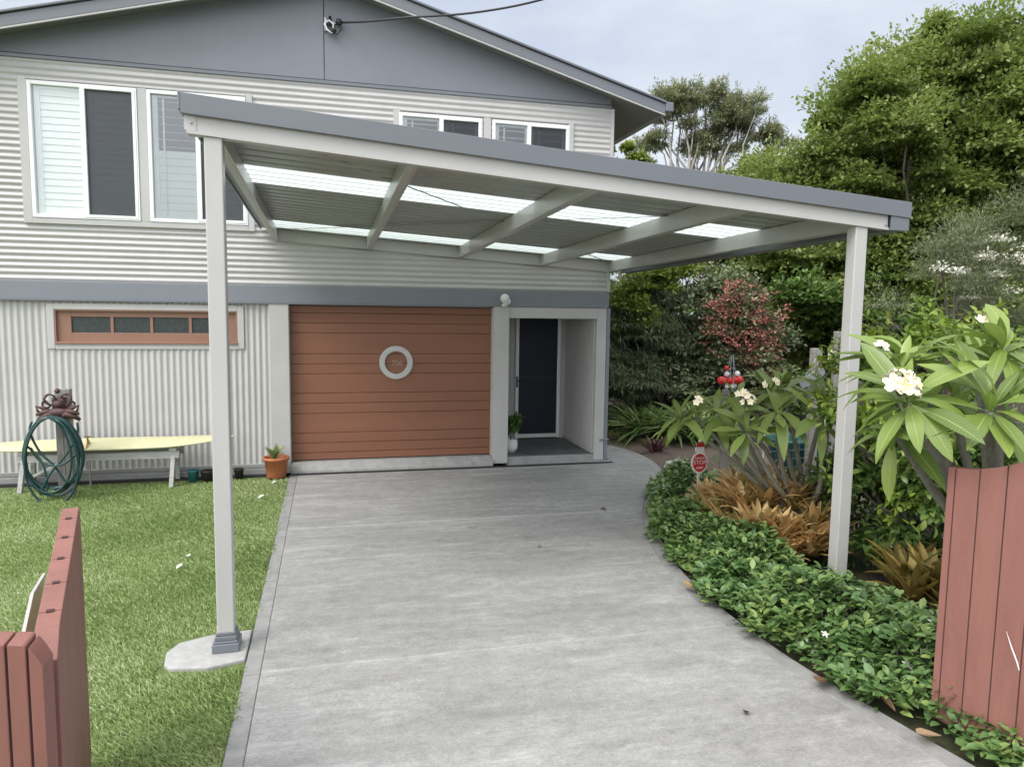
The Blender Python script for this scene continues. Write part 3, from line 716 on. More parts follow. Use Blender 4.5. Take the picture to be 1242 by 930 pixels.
mb = MB(); q_ = [(5.2505,-7.4125,.674),(5.257,-7.44,.6),(5.264,-7.467,.54),(5.2675,-7.481,.504)]; vs = []
for i_, (x, y, z) in enumerate(q_):
    hw = (.001,.004,.0045,.002)[i_]; vs += [(x-.0025, y-.0006, z), (x-.0025+.2425*hw*2, y-.0006-.97*hw*2, z)]
mb.add(vs, [(2*i_, 2*i_+1, 2*i_+3, 2*i_+2) for i_ in range(3)]); mb.build('scratch', M['signwhite'], gl)
def fence_top(s):
    z = 1.285 + .03*min(1, s/.2)
    if s < .05: z -= .07*(1-s/.05)**1.6
    return z
boards((1.225,-7.95), (-.5,-8.04), .05, fence_top, [.04,.05,.12,.15], .09, 'fence_panel', M['gate'], 'red brown boarded fence panel meeting the hinge of the lawn gate leaf', 'fence', False)
sm = MB(); sm.tube([(5.345,-7.86,1.0),(5.35,-7.875,.95),(5.352,-7.885,.9)], [.002,.004,.002], 5)

# ------------------------------------------------------------------ plants helpers
def crown(lobes, nclump, rc, per, leaf, seed, up_bias=.25, shell=(.72,1.04), flat=.75, droop=-.1, tips=True):
    global RNG
    RNG = np.random.default_rng(seed); lv = Leaves(); C = np.array([l[0] for l in lobes], float); Rr = np.array([l[1] for l in lobes], float)
    w = (Rr**2).mean(1); w = w/w.sum(); centres = []
    for _ in range(nclump):
        for _t in range(8):
            i = RNG.choice(len(lobes), p=w); u = rsph(1)[0]; u[2] = u[2] + up_bias; u = u/np.linalg.norm(u)
            p = C[i] + Rr[i]*u*RNG.uniform(*shell)
            if not any(np.linalg.norm((p-C[j])/Rr[j]) < .62 for j in range(len(lobes)) if j != i): break
        if p[2] < .15: p[2] = .15 + RNG.random()*.2
        r = rc*RNG.uniform(.65, 1.25); centres.append((p, u, r)); n = int(per*RNG.uniform(.7, 1.3))
        v = rsph(n); v[:, 2] = np.abs(v[:, 2])*.55 + v[:, 2]*.45; rad = r*np.clip(RNG.random(n)**.45, .1, 1)*(1+.25*RNG.normal(size=n)*.5)
        P = p + v*rad[:, None]*np.array([1, 1, flat])
        D = v*.7 + rsph(n)*.75 + u*.25 + np.array([0, 0, droop]); U = np.array([0, 0, 1.]) + rsph(n)*.7 + v*.3
        base = RNG.uniform(.1, .55)
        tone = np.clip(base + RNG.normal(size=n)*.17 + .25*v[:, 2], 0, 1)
        lv.add(P, D, U, leaf*RNG.uniform(.6, 1.2, n), tone)
        if tips:
            for _k in range(2):
                a = nrm((u + rsph(1)[0]*.8 + np.array([0,0,.3]))[None])[0]; m_ = 14
                tt = RNG.random(m_)*r*.55 + r*.7; P = p + a*tt[:, None] + rsph(m_)*.09
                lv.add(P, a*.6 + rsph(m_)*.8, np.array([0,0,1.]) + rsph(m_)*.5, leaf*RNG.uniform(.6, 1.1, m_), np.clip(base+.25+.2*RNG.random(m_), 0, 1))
    return lv, centres
def curve3(a, b, sag=.15, n=6, jit=.06, up=.25):
    a = Vector(a); b = Vector(b); L_ = (b-a).length; out = []
    for k in range(n+1):
        t = k/n; p = a.lerp(b, t) + Vector((0,0,L_*up*t*(1-t)))
        if 0 < k < n: p += Vector((random.uniform(-1,1), random.uniform(-1,1), random.uniform(-1,1)))*jit*L_
        out.append(p)
    return out
def trunk(base, fork, centres, r0, m, parent, nlimb=18, r1=.03, name='trunk'):
    mb = MB(); base = Vector(base); fork = Vector(fork)
    pts = curve3(base, fork, n=5, jit=.03, up=0); mb.tube(pts, [r0*(1-.45*i/5)*(1.35 if i == 0 else 1) for i in range(6)], 10)
    cs = centres[:]; random.shuffle(cs)
    for p, u, r in cs[:nlimb]:
        s = pts[random.choice((2,3,4,5))]; e = Vector(p)
        q = curve3(s, e, n=6, jit=.05, up=.12); rr = r0*random.uniform(.25, .5); mb.tube(q, [rr*(1-i/6.5)+r1*.35 for i in range(7)], 6)
    return mb.build(name, m, parent, smooth=True)
def shrub(name, base, lobes, nclump, rc, per, leaf, lm, temps, label, cat, seed, bark='bark', r0=.04, fork=.3, nlimb=8, group=None, wscale=1, **kw):
    t = thing(name, base, label, cat, group); lv, cs = crown(lobes, nclump, rc, per, leaf, seed, **kw)
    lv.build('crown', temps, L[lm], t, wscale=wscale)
    f = Vector(lobes[0][0]); trunk(base, (base[0]*(1-fork)+f.x*fork, base[1]*(1-fork)+f.y*fork, base[2]+(f.z-base[2])*fork), cs, r0, M[bark], t, nlimb)
    return t
Q1 = [T_quad(.32,.05), T_quad(.36,.1), T_quad(.28,.0)]
Q2 = [T_quad(.13,.02), T_quad(.1,.05)]
NE = [T_quad(.045,.0), T_quad(.06,.02)]
LF = [T_leaf(.24,.15,.3), T_leaf(.26,.3,.4), T_leaf(.22,.05,.2), T_leaf(.24,.45,.3)]

# big trees to the right
shrub('broadleaf_tree', (14.6,4.2,0), [((14.2,3.9,5.6),(2.4,2.2,2.5)), ((15.7,3.9,6.6),(2.0,2.0,2.15)), ((12.5,4.4,4.2),(1.7,1.6,1.9)), ((13.7,3.6,2.2),(2.2,1.8,1.9)), ((16.4,3.5,5.2),(2.2,2.0,2.2)), ((15.3,3.3,3.2),(2.2,1.8,2.1)), ((11.9,4.1,2.2),(1.4,1.4,1.6))],
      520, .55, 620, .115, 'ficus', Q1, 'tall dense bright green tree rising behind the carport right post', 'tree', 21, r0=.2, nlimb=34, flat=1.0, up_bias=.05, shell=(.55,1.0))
shrub('broadleaf_tree', (18.8,6.6,0), [((18.3,6.3,6.4),(2.2,2.2,2.8)), ((18.9,6.2,8.0),(1.4,1.5,1.6)), ((19.6,5.8,4.6),(2.2,2,2.4)), ((17.2,6.0,4.2),(2.2,2,2.2))],
      130, .7, 560, .14, 'ficus', Q1, 'darker tall tree behind the bright green tree at the photo edge', 'tree', 22, flat=.95, up_bias=.1, r0=.2, nlimb=16)
shrub('broadleaf_tree', (14.6,8.8,0), [((14.4,8.8,5.0),(1.6,1.6,1.6)), ((13.3,9.0,3.9),(1.3,1.4,1.3)), ((14.9,8.8,3.9),(1.8,1.8,1.8))],
      130, .55, 560, .12, 'ficus2', Q1, 'yellow green rounded tree between the gum tree and the tall tree', 'tree', 23, flat=.95, up_bias=.1, r0=.16, nlimb=14)
# distant gum
def at30(px, py, d=30):   # table of far crown centres, worked out beforehand
    return {(830,135):(16.1,18.2,10.6),(890,145):(18.4,17.3,10.2),(795,180):(15.0,18.6,9.0),(925,170):(19.6,16.9,9.3),(862,175):(17.4,17.8,9.2),(850,120):(17.0,17.9,11.0)}[(px, py)]
shrub('gum_tree', (17.6,17.7,0), [(at30(830,135),(1.5,1.5,.95)), (at30(890,145),(1.3,1.3,.95)), (at30(795,180),(.8,.9,.6)), (at30(925,170),(.9,.9,.7)), (at30(862,175),(1.3,1.3,.55)), (at30(850,120),(1.0,1.0,.6))],
      170, .42, 230, .19, 'euc', Q2, 'sparse brownish gum tree with pale limbs showing against the sky', 'tree', 24, bark='barkpale', r0=.2, fork=.62, nlimb=34, flat=.6, up_bias=.35, shell=(.3,1.0))
shrub('young_tree', (12.9,15.2,0), [((12.35,15.4,7.85),(.75,.7,.42)), ((13.3,15.4,7.2),(.6,.6,.4))], 14, .3, 170, .2, 'yel', Q1, 'small yellow green treetop beside the house wall above the carport roof', 'tree', 25, r0=.08, fork=.8, nlimb=8)
# mid-distance shrubs
shrub('weeping_shrub', (8.35,3.6,0), [((8.1,3.4,1.4),(.9,.8,1.3)), ((8.8,3.4,1.1),(.9,.8,1.1)), ((8.1,3.7,2.1),(.7,.7,.7)), ((9.4,3.2,.8),(.7,.6,.9)), ((8.0,3.1,.75),(.9,.6,.7))], 120, .42, 700, .16, 'weep', NE, 'dusky green fine leaved weeping shrub beyond the house corner', 'shrub', 26, droop=-.8, nlimb=14)
shrub('leafy_shrub', (8.5,3.0,0), [((8.0,2.8,2.55),(.55,.45,.45)), ((8.6,2.9,2.75),(.6,.45,.4)), ((7.7,2.9,2.1),(.4,.4,.5))], 34, .26, 260, .09, 'yel', Q1, 'yellow green shrub top under the carport beam near the house corner', 'shrub', 27, nlimb=10)
t = shrub('flowering_shrub', (9.4,2.6,0), [((9.3,2.4,1.5),(.8,.7,1.4)), ((9.6,2.5,2.2),(.7,.7,.7)), ((10.0,2.3,1.0),(.8,.7,1.0))], 64, .36, 380, .10, 'weep', Q1, 'bushy shrub with coral red blossoms behind the red baubles', 'shrub', 28, nlimb=12)
lv, _ = crown([((9.1,1.65,2.0),(.6,.3,.85)), ((9.6,1.65,1.6),(.65,.25,1.0))], 130, .17, 30, .06, 29, tips=False, shell=(.3,1.15)); lv.build('blossom', Q1, L['red'], t)
shrub('dark_hedge_bush', (11.6,3.0,0), [((11.2,2.9,1.3),(1.4,.9,1.6)), ((12.8,2.7,1.3),(1.5,.9,1.7)), ((14.2,2.2,1.2),(1.5,.9,1.6)), ((10.1,3.3,1.0),(1.0,.8,1.2)), ((8.6,5.2,1.0),(1.3,.8,1.2)), ((7.6,5.6,.9),(.8,.8,1.1))], 120, .45, 420, .13, 'dark', Q1, 'dark green wall of bush below the tall bright tree', 'bush', 30, nlimb=18)
t = shrub('grey_shrub', (11.2,-1.2,0), [((10.8,-1.3,2.3),(1.1,.9,1.0)), ((11.8,-1.4,2.9),(1.2,.9,1.0)), ((11.5,-1.4,1.6),(1.5,.9,1.2)), ((12.6,-1.5,3.4),(.9,.8,.8))], 60, .4, 620, .1, 'grey', NE, 'feathery grey green shrub with whitish sprays at the photo right edge', 'shrub', 31, nlimb=14)
lv, _ = crown([((10.7,-1.9,2.7),(.8,.35,.45)), ((11.4,-1.9,3.1),(.9,.35,.4))], 26, .14, 60, .05, 32, tips=False, shell=(.3,1.0)); lv.build('white_spray', Q1, L['petal'], t)
# far tree mass that closes the horizon on the garden side
lv, cs = crown([((x, 26+3*math.sin(x), 2.0),(3.2,2.0,2.2+.5*math.sin(x*1.7))) for x in range(12, 60, 4)], 110, 1.0, 260, .3, 33, tips=False)
props(lv.build('far_woods', Q1, L['dark']), 'dark mass of distant trees beyond the garden', None, None, 'stuff')

# strap leaved plants
def strap_plant(name, c, n, ln, w, lm, label, cat, seed, group=None, spread=.18, droop=.9, up=(.6,1.3), th=None):
    global RNG
    RNG = np.random.default_rng(seed); t = thing(name, c, label, cat, group); lv = Leaves()
    az = RNG.random(n)*2*np.pi; k = RNG.uniform(*up, n); o = np.stack([np.cos(az), np.sin(az), k], -1)
    P = np.array(c) + np.stack([np.cos(az)*spread*RNG.random(n), np.sin(az)*spread*RNG.random(n), np.zeros(n)], -1)
    lv.add(P, o, np.array([0,0,1.]) + rsph(n)*.15, ln*RNG.uniform(.7, 1.15, n))
    pr = ((0,.7),(.25,1),(.5,.95),(.75,.7),(1,.02))
    lv.build('leaves', [T_leaf(w, droop*k_, .25, pr) for k_ in (.5,.8,1.1,1.4)], L[lm], t); return t
sp = strap_plant('strap_leaf_plant', (7.62,1.95,0), 130, .85, .030, 'strap', 'strappy green plant nearest the house corner by the path', 'plant', 41, 'strap leaved plants along the path', droop=.65, up=(.8,2.4))
for i, (x, y, s_, lab) in enumerate(((8.02,1.6,1.0,'strappy green plant second from the house corner, below the weeping shrub'), (8.45,1.4,1.05,'strappy green plant below the coral flowering shrub'), (7.8,2.55,1.0,'strappy green plant in the back row behind the one by the house corner'), (8.25,2.15,.95,'strappy green plant in the back row under the weeping shrub'), (8.85,1.05,.9,'strappy green plant nearest the frangipani leaves'))):
    dup(sp, (x, y, 0), i*1.3+.7, s_, lab, 'strap leaved plants along the path')
strap_plant('grass_tuft', (7.05,1.95,0), 120, .36, .012, 'tuft', 'straw coloured grass tuft beside the path at the house corner', 'grass tuft', 47, droop=.7, spread=.12)
strap_plant('grass_tuft', (7.35,1.2,0), 90, .24, .012, 'strap', 'small green grass tuft between straw tuft and purple plant', 'grass tuft', 48, droop=.7, spread=.1)
strap_plant('grass_tuft', (7.2,2.9,0), 130, .4, .012, 'strap', 'green grass tuft below strappy plants at the house corner', 'grass tuft', 50, droop=.7, spread=.16)
strap_plant('purple_plant', (7.08,.42,0), 46, .34, .05, 'purple', 'dark purple leaved plant at the path edge', 'plant', 49, droop=.3, up=(.8,2.6), spread=.12)
# pale rock
import bmesh
def rock(name, c, r, m, label, seed, flat=.65):
    rr = random.Random(seed); mb = MB(); mb.ball((0,0,0), r, 14, 10)
    mb.v = [(c[0]+x*(1+.18*math.sin(9*z/r+seed)+.12*math.sin(5*y/r)), c[1]+y*(1+.15*math.sin(6*x/r+2*seed)), c[2]+z*flat*(1+.12*math.sin(7*x/r))) for x, y, z in mb.v]
    return props(mb.build(name, m, smooth=False), label, 'rock')
rock('rock', (6.74,-1.0,.07), .17, M['rock'], 'pale grey rock lying at the hedge end by the path', 3)

# ------------------------------------------------------------------ ground cover hedge
back = [(6.5,-1.75),(6.62,-2.4),(6.2,-3.3),(5.85,-4.1),(5.72,-5.0),(5.78,-5.7),(5.98,-6.3),(6.1,-7.0),(6.15,-8.3)]
by = [-p[1] for p in back]; bx = [p[0] for p in back]
hd = thing('ground_cover_hedge', (5.5,-4.5,0), 'low glossy green ground cover hedge with white star flowers along the curved driveway edge', 'hedge')
RNG = np.random.default_rng(51); lv = Leaves(); n = 18500
y = RNG.uniform(-8.2, -1.62, n); xe = np.array([edge_x(v) for v in y]) - .035 + .14*np.clip((-6.7-y)/.5, 0, 1); xb = np.interp(-y, by, bx); s = RNG.random(n)
xe = xe + .04*np.sin(y*3.7) - .05*np.sin(y*8.3+1); x = xe + (xb-xe)*s
hmax = .31 + .05*np.sin(x*5+y*3) + .05*np.sin(y*6.1) + .03*np.sin(x*13+y*11)
taper = np.clip((-1.6-y)/.4, .25, 1)
hh = hmax*taper*np.minimum(1, .16+.95*np.sqrt(np.clip(s/.5, 0, 1)))*np.minimum(1, .5+.5*np.sqrt(np.clip((1-s)/.25, 0, 1)))
dep = RNG.random(n)**2.2; z = hh*(1-.75*dep)
sh = np.stack([-(1-np.clip(s/.35, 0, 1)), np.zeros(n), .5+.0*s], -1)
az = RNG.random(n)*2*np.pi; o = np.stack([np.cos(az), np.sin(az), RNG.uniform(-.15, .85, n)], -1)
tone = np.clip(.30 + RNG.normal(size=n)*.15 + .18*np.sin(x*6.3+2*np.sin(y*5)) + (RNG.random(n) < .07)*.5 + .18*(s < .12), 0, 1)
lv.add(np.stack([x, y, z], -1), o + sh*.5, np.array([0,0,1.]) + rsph(n)*.45 + sh*.4, RNG.uniform(.05, .098, n), tone)
# young shoots that stand proud
k = 420; i = RNG.integers(0, n, k)
for r_ in range(5):
    az = RNG.random(k)*2*np.pi; P = np.stack([x[i], y[i], hh[i]+.01+.014*r_], -1)
    lv.add(P, np.stack([np.cos(az), np.sin(az), RNG.uniform(.3, 1.1, k)], -1), np.array([0,0,1.]) + rsph(k)*.3, RNG.uniform(.045, .085, k), np.clip(.5 + .35*RNG.random(k), 0, 1))
lv.build('leaves', [T_leaf(.26,.12,.35), T_leaf(.24,.25,.4), T_leaf(.28,.0,.25), T_leaf(.25,.35,.45)], L['hedge'], hd)
mb = MB()
for j in [q for q in range(0, n, 24) if s[q] > .3]: mb.tube([(x[j], y[j], -.02), (x[j]+random.uniform(-.05,.05), y[j]+random.uniform(-.05,.05), hh[j]*.9)], .004, 4, cap=False)
mb.build('stems', M['bark'], hd)['kind'] = 'stuff'
def star_flower(c, r, parent, m, nrmv=(0,-.5,1), npet=5, name='flower'):
    nv = Vector(nrmv).normalized(); a = nv.orthogonal().normalized(); b_ = nv.cross(a); lv = Leaves(); P = []; D = []; U = []
    for k in range(npet):
        an = 2*math.pi*k/npet+random.random()*.2; dv = a*math.cos(an)+b_*math.sin(an)+nv*.25; P.append(c); D.append(dv); U.append(nv)
    lv.add(np.array(P, float), np.array(D, float), np.array(U, float), r, .5+.4*RNG.random(npet))
    return lv
for (fx, fy, fz, fr_) in ((5.62,-6.62,.33,.05),(5.22,-6.85,.22,.04),(5.05,-6.35,.2,.03),(5.72,-2.75,.28,.045),(5.78,-2.55,.22,.05),(5.66,-3.0,.2,.045),(5.6,-2.95,.30,.045),(5.5,-3.45,.24,.045),(5.35,-3.7,.18,.04)):
    star_flower((fx, fy, fz), fr_, hd, None).build('star_flower', [T_leaf(.26,.2,.2)], L['petal'], hd)

# ------------------------------------------------------------------ bromeliads
def bromeliads(name, base, spots, lm, label, seed, ln=.36, wd=.034):
    global RNG
    RNG = np.random.default_rng(seed); t = thing(name, base, label, 'bromeliads'); lv = Leaves()
    for (x, y, z, s_) in spots:
        n = 34; az = np.arange(n)*2.4 + RNG.random(n)*.5; k = np.linspace(.5, 3.4, n)
        o = np.stack([np.cos(az), np.sin(az), k], -1); P = np.array((x, y, z)) + o*.02
        lv.add(P, o, np.array([0,0,1.]) + rsph(n)*.1, ln*s_*RNG.uniform(.75, 1.15, n), np.clip(RNG.random(n)*.75 + RNG.uniform(-.1, .35), 0, 1))
    pr = ((0,.9),(.3,1),(.6,.85),(.85,.5),(1,.02))
    lv.build('leaves', [T_leaf(wd/ln, .35*k_, .35, pr) for k_ in (.5,1,1.5)], L[lm], t); return t
rs = random.Random(5); spots = []
for k in range(58):
    a = rs.random()*2*math.pi; r_ = math.sqrt(rs.random()); spots.append((6.12+.62*r_*math.cos(a), -4.12+.72*r_*math.sin(a), .08+.34*(1-r_*r_)+.05*rs.random(), rs.uniform(.7,1.0)))
bromeliads('bromeliad_clump', (6.1,-4.1,0), spots, 'brom', 'large clump of orange gold bromeliads at the frangipani foot beside the carport post', 61)
spots = [(6.32,-5.62,.08,1.1),(6.5,-5.45,.08,1.0),(6.22,-5.82,.05,1.0),(6.42,-5.8,.1,1.1),(6.62,-5.65,.05,1.0),(6.35,-5.98,.05,1.0),(6.55,-5.95,.08,1.0)]
bromeliads('bromeliad_clump', (6.5,-5.6,0), spots, 'brom2', 'small olive bronze bromeliad clump between carport post and red gate', 62, .36)

# ------------------------------------------------------------------ frangipanis
def frangipani(name, base, stems, rosettes, ln, lm, label, seed, r0, flowers=()):
    global RNG
    RNG = np.random.default_rng(seed); random.seed(seed)
    t = thing(name, base, label, 'frangipani'); mb = MB(); lv = Leaves()
    for pts, ra, rb in stems:
        q = smooth_line(pts, 4); m_ = len(q); mb.tube(q, [ra+(rb-ra)*i/(m_-1) for i in range(m_)], 10)
    for (c, d, n, s_) in rosettes:
        d = Vector(d).normalized(); a = d.orthogonal().normalized(); b_ = d.cross(a); P = []; D = []; U = []; S = []
        for k in range(n):
            an = k*2.4+random.uniform(-.25,.25); el = random.uniform(-.15,.85) if k > 3 else random.uniform(.9,2)
            dv = (a*math.cos(an)+b_*math.sin(an))+d*el; P.append(Vector(c)+d*random.uniform(-.05,.03)+dv.normalized()*.015); D.append(dv); U.append(d*.6+Vector((0,0,.8))); S.append(ln*s_*random.uniform(.72,1.12)*(.6 if k < 3 else 1))
        lv.add(np.array(P, float), np.array(D, float), np.array(U, float), np.array(S), np.clip(RNG.random(n)*.8+RNG.uniform(0,.2), 0, 1))
    pr = ((0,.06),(.06,.07),(.16,.38),(.32,.78),(.52,1),(.7,.92),(.86,.58),(.95,.25),(1,.02))
    lv.build('leaves', [T_leaf(w, dr_, fo, pr, tw) for w, dr_, fo, tw in ((.118,.25,.25,.3),(.13,.5,.15,-.4),(.12,.8,.2,.4),(.118,.1,.3,-.3),(.135,.4,.05,.6))], L[lm], t)
    mb.build('branches', M['barkgreen'], t, smooth=True)
    for (c, n, r_, fs) in flowers:
        for k in range(n):
            u = rsph(1)[0]; u[2] = abs(u[2]); u[1] -= .6; u /= np.linalg.norm(u); cc = np.array(c)+u*r_
            star_flower(tuple(cc), fs, t, None, tuple(u)).build('flower', [T_leaf(.34,-.1,-.15,((0,.25),(.3,.75),(.65,1),(.9,.7),(1,.1)))], FL, t)
            mb2 = MB(); mb2.tube([Vector(c)-Vector((0,0,.04)), Vector(cc)], .004, 5); mb2.build('flower_stalk', L['frang'], t)
    return t
# petals: white with a yellow throat (mid attribute runs down the petal centre at its base)
def flmat():
    m, nt, b = mat('frangipani_petal'); a = node(nt, 'ShaderNodeAttribute', attribute_name='mid'); c = ramp(nt, a.outputs['Fac'], [(.45, (.86,.83,.74)), (1, (.82,.62,.16))])
    nt.links.new(c, b.inputs['Base Color']); b.inputs['Roughness'].default_value = .5; b.inputs['Subsurface Weight'].default_value = .0; return m
FL = flmat()
bA = (6.35,-4.35,0)
rosA = [((5.45,-4.2,1.33),(-.5,-.3,1),13,1), ((5.75,-4.1,1.41),(-.2,-.2,1),13,1), ((6.05,-4.2,1.5),(0,-.2,1),14,1), ((6.3,-4.0,1.52),(.1,0,1),14,1), ((6.58,-4.25,1.38),(.3,-.2,1),13,1), ((6.15,-4.75,1.30),(-.2,-.6,.8),12,.95), ((6.62,-4.6,1.32),(.3,-.4,1),12,.95), ((5.6,-4.5,1.18),(-.5,-.5,.6),11,.9), ((5.2,-4.0,1.25),(-.8,-.1,.8),12,.95), ((6.85,-4.0,1.45),(.5,.1,1),12,1), ((5.95,-3.7,1.28),(-.1,.4,1),12,1), ((5.55,-3.6,1.22),(-.4,.3,1),12,1), ((5.85,-4.55,1.35),(-.2,-.5,.9),13,.95), ((6.4,-4.45,1.42),(.1,-.4,1),13,.95)]
stA = []
f0 = (6.33,-4.37,.35)
stA.append(([(6.4,-4.35,-.05),(6.36,-4.36,.15),f0], .075, .06))
for i, (c, d, n_, s_) in enumerate(rosA):
    c = Vector(c); m1 = Vector(f0).lerp(c, .45)+Vector((random.uniform(-.08,.08), random.uniform(-.08,.08), -.06)); stA.append(([f0 if i % 2 else (6.36,-4.36,.22), tuple(m1), tuple(c-Vector(d).normalized()*.03)], .03, .016))
frangipani('frangipani_tree', bA, stA, rosA, .40, 'frang2', 'spreading frangipani with bare forked stems above orange bromeliads', 71, .07,
           [((5.18,-4.35,1.44),4,.04,.034), ((5.62,-4.35,1.50),5,.05,.034), ((5.66,-4.4,1.44),6,.06,.034), ((5.92,-4.35,1.58),6,.07,.032)])
bB = (6.0,-6.75,0)
rosB = [((5.03,-6.92,1.76),(-.7,-.4,.7),19,1.05), ((5.25,-6.62,1.92),(-.1,-.1,1),19,1.05), ((5.38,-7.12,1.74),(-.1,-.6,.7),19,1.05), ((5.66,-6.9,2.02),(.2,-.2,1),18,1.05), ((5.12,-6.75,1.55),(-.7,-.3,.2),10,.85), ((5.88,-6.98,1.86),(.5,-.3,.9),13,1), ((5.45,-6.45,1.98),(0,.4,1),12,1), ((5.95,-6.5,1.9),(.5,.2,1),12,1), ((5.55,-6.7,1.75),(.1,.0,1),10,.9)]
stB = []; f0 = (5.85,-6.8,.85)
stB.append(([(6.05,-6.75,-.05),(6.0,-6.78,.45),f0], .085, .07))
for i, (c, d, n_, s_) in enumerate(rosB):
    c = Vector(c); m1 = Vector(f0).lerp(c, .5)+Vector((0,0,-.08)); stB.append(([f0, tuple(m1), tuple(c-Vector(d).normalized()*.03)], .034, .02))
frangipani('frangipani_tree', bB, stB, rosB, .40, 'frang', 'near frangipani with large glossy leaves and cream flower cluster over the red gate', 72, .08,
           [((4.92,-6.97,1.84),13,.085,.052), ((5.2,-6.5,2.03),5,.035,.03), ((5.72,-6.7,2.2),4,.035,.03)])
# shrubs behind the near frangipani
shrub('citrus_bush', (6.95,-5.1,0), [((6.75,-5.15,1.55),(.65,.5,.6)), ((7.25,-5.1,1.65),(.6,.5,.55)), ((6.85,-5.1,.9),(.7,.5,.7)), ((7.5,-5.2,1.2),(.6,.5,.8))], 50, .2, 100, .085, 'citrus', LF, 'bright lime green bush with small leaves behind the near frangipani', 'bush', 73, r0=.035, nlimb=16)
shrub('glossy_bush', (6.85,-5.3,0), [((6.75,-5.2,.8),(.42,.35,.5)), ((7.1,-5.3,.8),(.45,.4,.6)), ((6.95,-5.6,.75),(.4,.35,.5)), ((6.62,-4.9,.5),(.42,.35,.5)), ((6.95,-4.4,.5),(.5,.4,.5))], 84, .18, 100, .095, 'dark', LF, 'dark glossy bush with broad leaves beside the right gate leaf', 'bush', 74, r0=.03, nlimb=12)

# ------------------------------------------------------------------ garden ornaments
def wood_post(loc, h, w, label):
    mb = MB(); x, y = loc; mb.box(x-w/2, x+w/2, y-w*.3, y+w*.3, -.05, h)
    return props(mb.build('wooden_post', M['oldwood'], bevel=.006), label, 'post')
wood_post((7.84,-2.4), 1.82, .13, 'weathered grey timber post carrying the oval plaque')
wood_post((8.12,-2.45), 2.03, .12, 'taller weathered timber post just behind the carport right post')
wood_post((6.83,-2.05), 1.28, .09, 'short timber post standing under the red baubles')
pl2 = thing('oval_plaque', (7.72,-2.5,1.48), 'grey oblong plaque hanging tilted from the weathered timber post', 'plaque')
mb = MB(); dx = Vector((.86,0,.51)); dz = Vector((-.51,0,.86)); N_ = 28; vs = []
for yy in (-2.50,-2.475):
    for k in range(N_):
        a = 2*math.pi*k/N_; u = .19*(abs(math.cos(a))**.6)*(1 if math.cos(a) > 0 else -1); v = .062*(abs(math.sin(a))**.6)*(1 if math.sin(a) > 0 else -1)
        p = Vector((7.74, yy, 1.46))+dx*u+dz*v; vs.append(p)
mb.add(vs, [tuple(range(N_)), tuple(range(N_, 2*N_))[::-1]]+[(k, N_+k, N_+(k+1) % N_, (k+1) % N_) for k in range(N_)]); M['plaque'] = paint('plaque_grey', (.2,.215,.22), .6, .3, 16, .4); mb.build('board', M['plaque'], pl2, bevel=.006)
mb = MB(); mb.tube([(7.60,-2.49,1.42),(7.78,-2.485,1.70),(7.88,-2.49,1.56)], .004, 5); mb.build('string', M['chrome'], pl2)
pl3 = thing('hanging_tag', (8.0,-2.5,1.85), 'small white tag hanging from the taller timber post', 'tag')
mb = MB(); mb.box(7.92, 8.03, -2.53, -2.515, 1.68, 1.82); mb.build('board', M['signwhite'], pl3, bevel=.004)
mb = MB(); mb.tube([(7.95,-2.522,1.82),(8.10,-2.52,2.02)], .004, 5); mb.build('string', M['oldwood'], pl3)
# bauble cluster
bc = thing('bauble_cluster', (6.83,-2.1,1.25), 'cluster of shiny red and white christmas baubles hanging on wire above the frangipani', 'ornament')
for (dx, dz, r_, mm) in ((-.14,.17,.048,'bauble'),(-.085,.165,.042,'bauble'),(-.02,.165,.045,'bauble'),(.05,.175,.048,'bauble'),(.125,.17,.055,'bauble'),(-.06,.32,.03,'bauble'),(-.045,.245,.034,'silver'),(.06,.255,.034,'silver'),(.06,.10,.034,'silver'),(-.03,.09,.03,'silver'),(.02,.09,.028,'silver')):
    mb = MB(); mb.ball((6.83+dx,-2.16+random.uniform(-.04,.04),1.24+dz), r_, 16, 10); mb.build('bauble', M[mm], bc, smooth=True)
mb = MB()
for k in range(7):
    a = k*.9; mb.tube([(6.83+.07*math.cos(a),-2.15+.05*math.sin(a),1.27),(6.83+.05*math.cos(a+.5),-2.15+.05*math.sin(a),1.45),(6.83+.02*math.cos(a+1),-2.15,1.72)], .003, 5)
for zz, rr in ((1.45,.06),(1.55,.045),(1.64,.03)): mb.tube([(6.83+rr*math.cos(a),-2.15+rr*math.sin(a),zz+.02*math.sin(a*3)) for a in np.linspace(0, 5.9, 14)], .003, 5, closed=True)
mb.build('wire_frame', M['chrome'], bc)
mb = MB(); mb.tube([(6.83,-2.05,1.26),(6.83,-2.1,1.32),(6.83,-2.15,1.5)], .006, 6); mb.build('hook', M['chrome'], bc)
# garden sign on a stake
gs = thing('garden_sign', (5.78,-3.35,0), 'small red rounded stop sign with pale rim and cap on a white stake', 'sign')
gx_, gy_ = 5.78, -3.35
def disc(c, rx_, rz_, y0, y1, n=32, wob=0):
    mb = MB(); vs = []
    for yy in (y0, y1):
        for k in range(n):
            a = 2*math.pi*k/n; w_ = 1+wob*math.cos(k*math.pi); vs.append((c[0]+rx_*w_*math.cos(a), yy, c[1]+rz_*w_*math.sin(a)))
    return mb.add(vs, [tuple(range(n)), tuple(range(n, 2*n))[::-1]]+[(k, n+k, n+(k+1) % n, (k+1) % n) for k in range(n)])
disc((gx_,.66), .094, .115, gy_, gy_+.01, 40, .05).build('rim', M['signwhite'], gs)
plate = disc((gx_,.66), .076, .096, gy_-.006, gy_-.0005).build('plate', M['redsign'], gs)
disc((gx_,.80), .05, .062, gy_-.002, gy_+.0105).build('topper', M['signwhite'], gs)
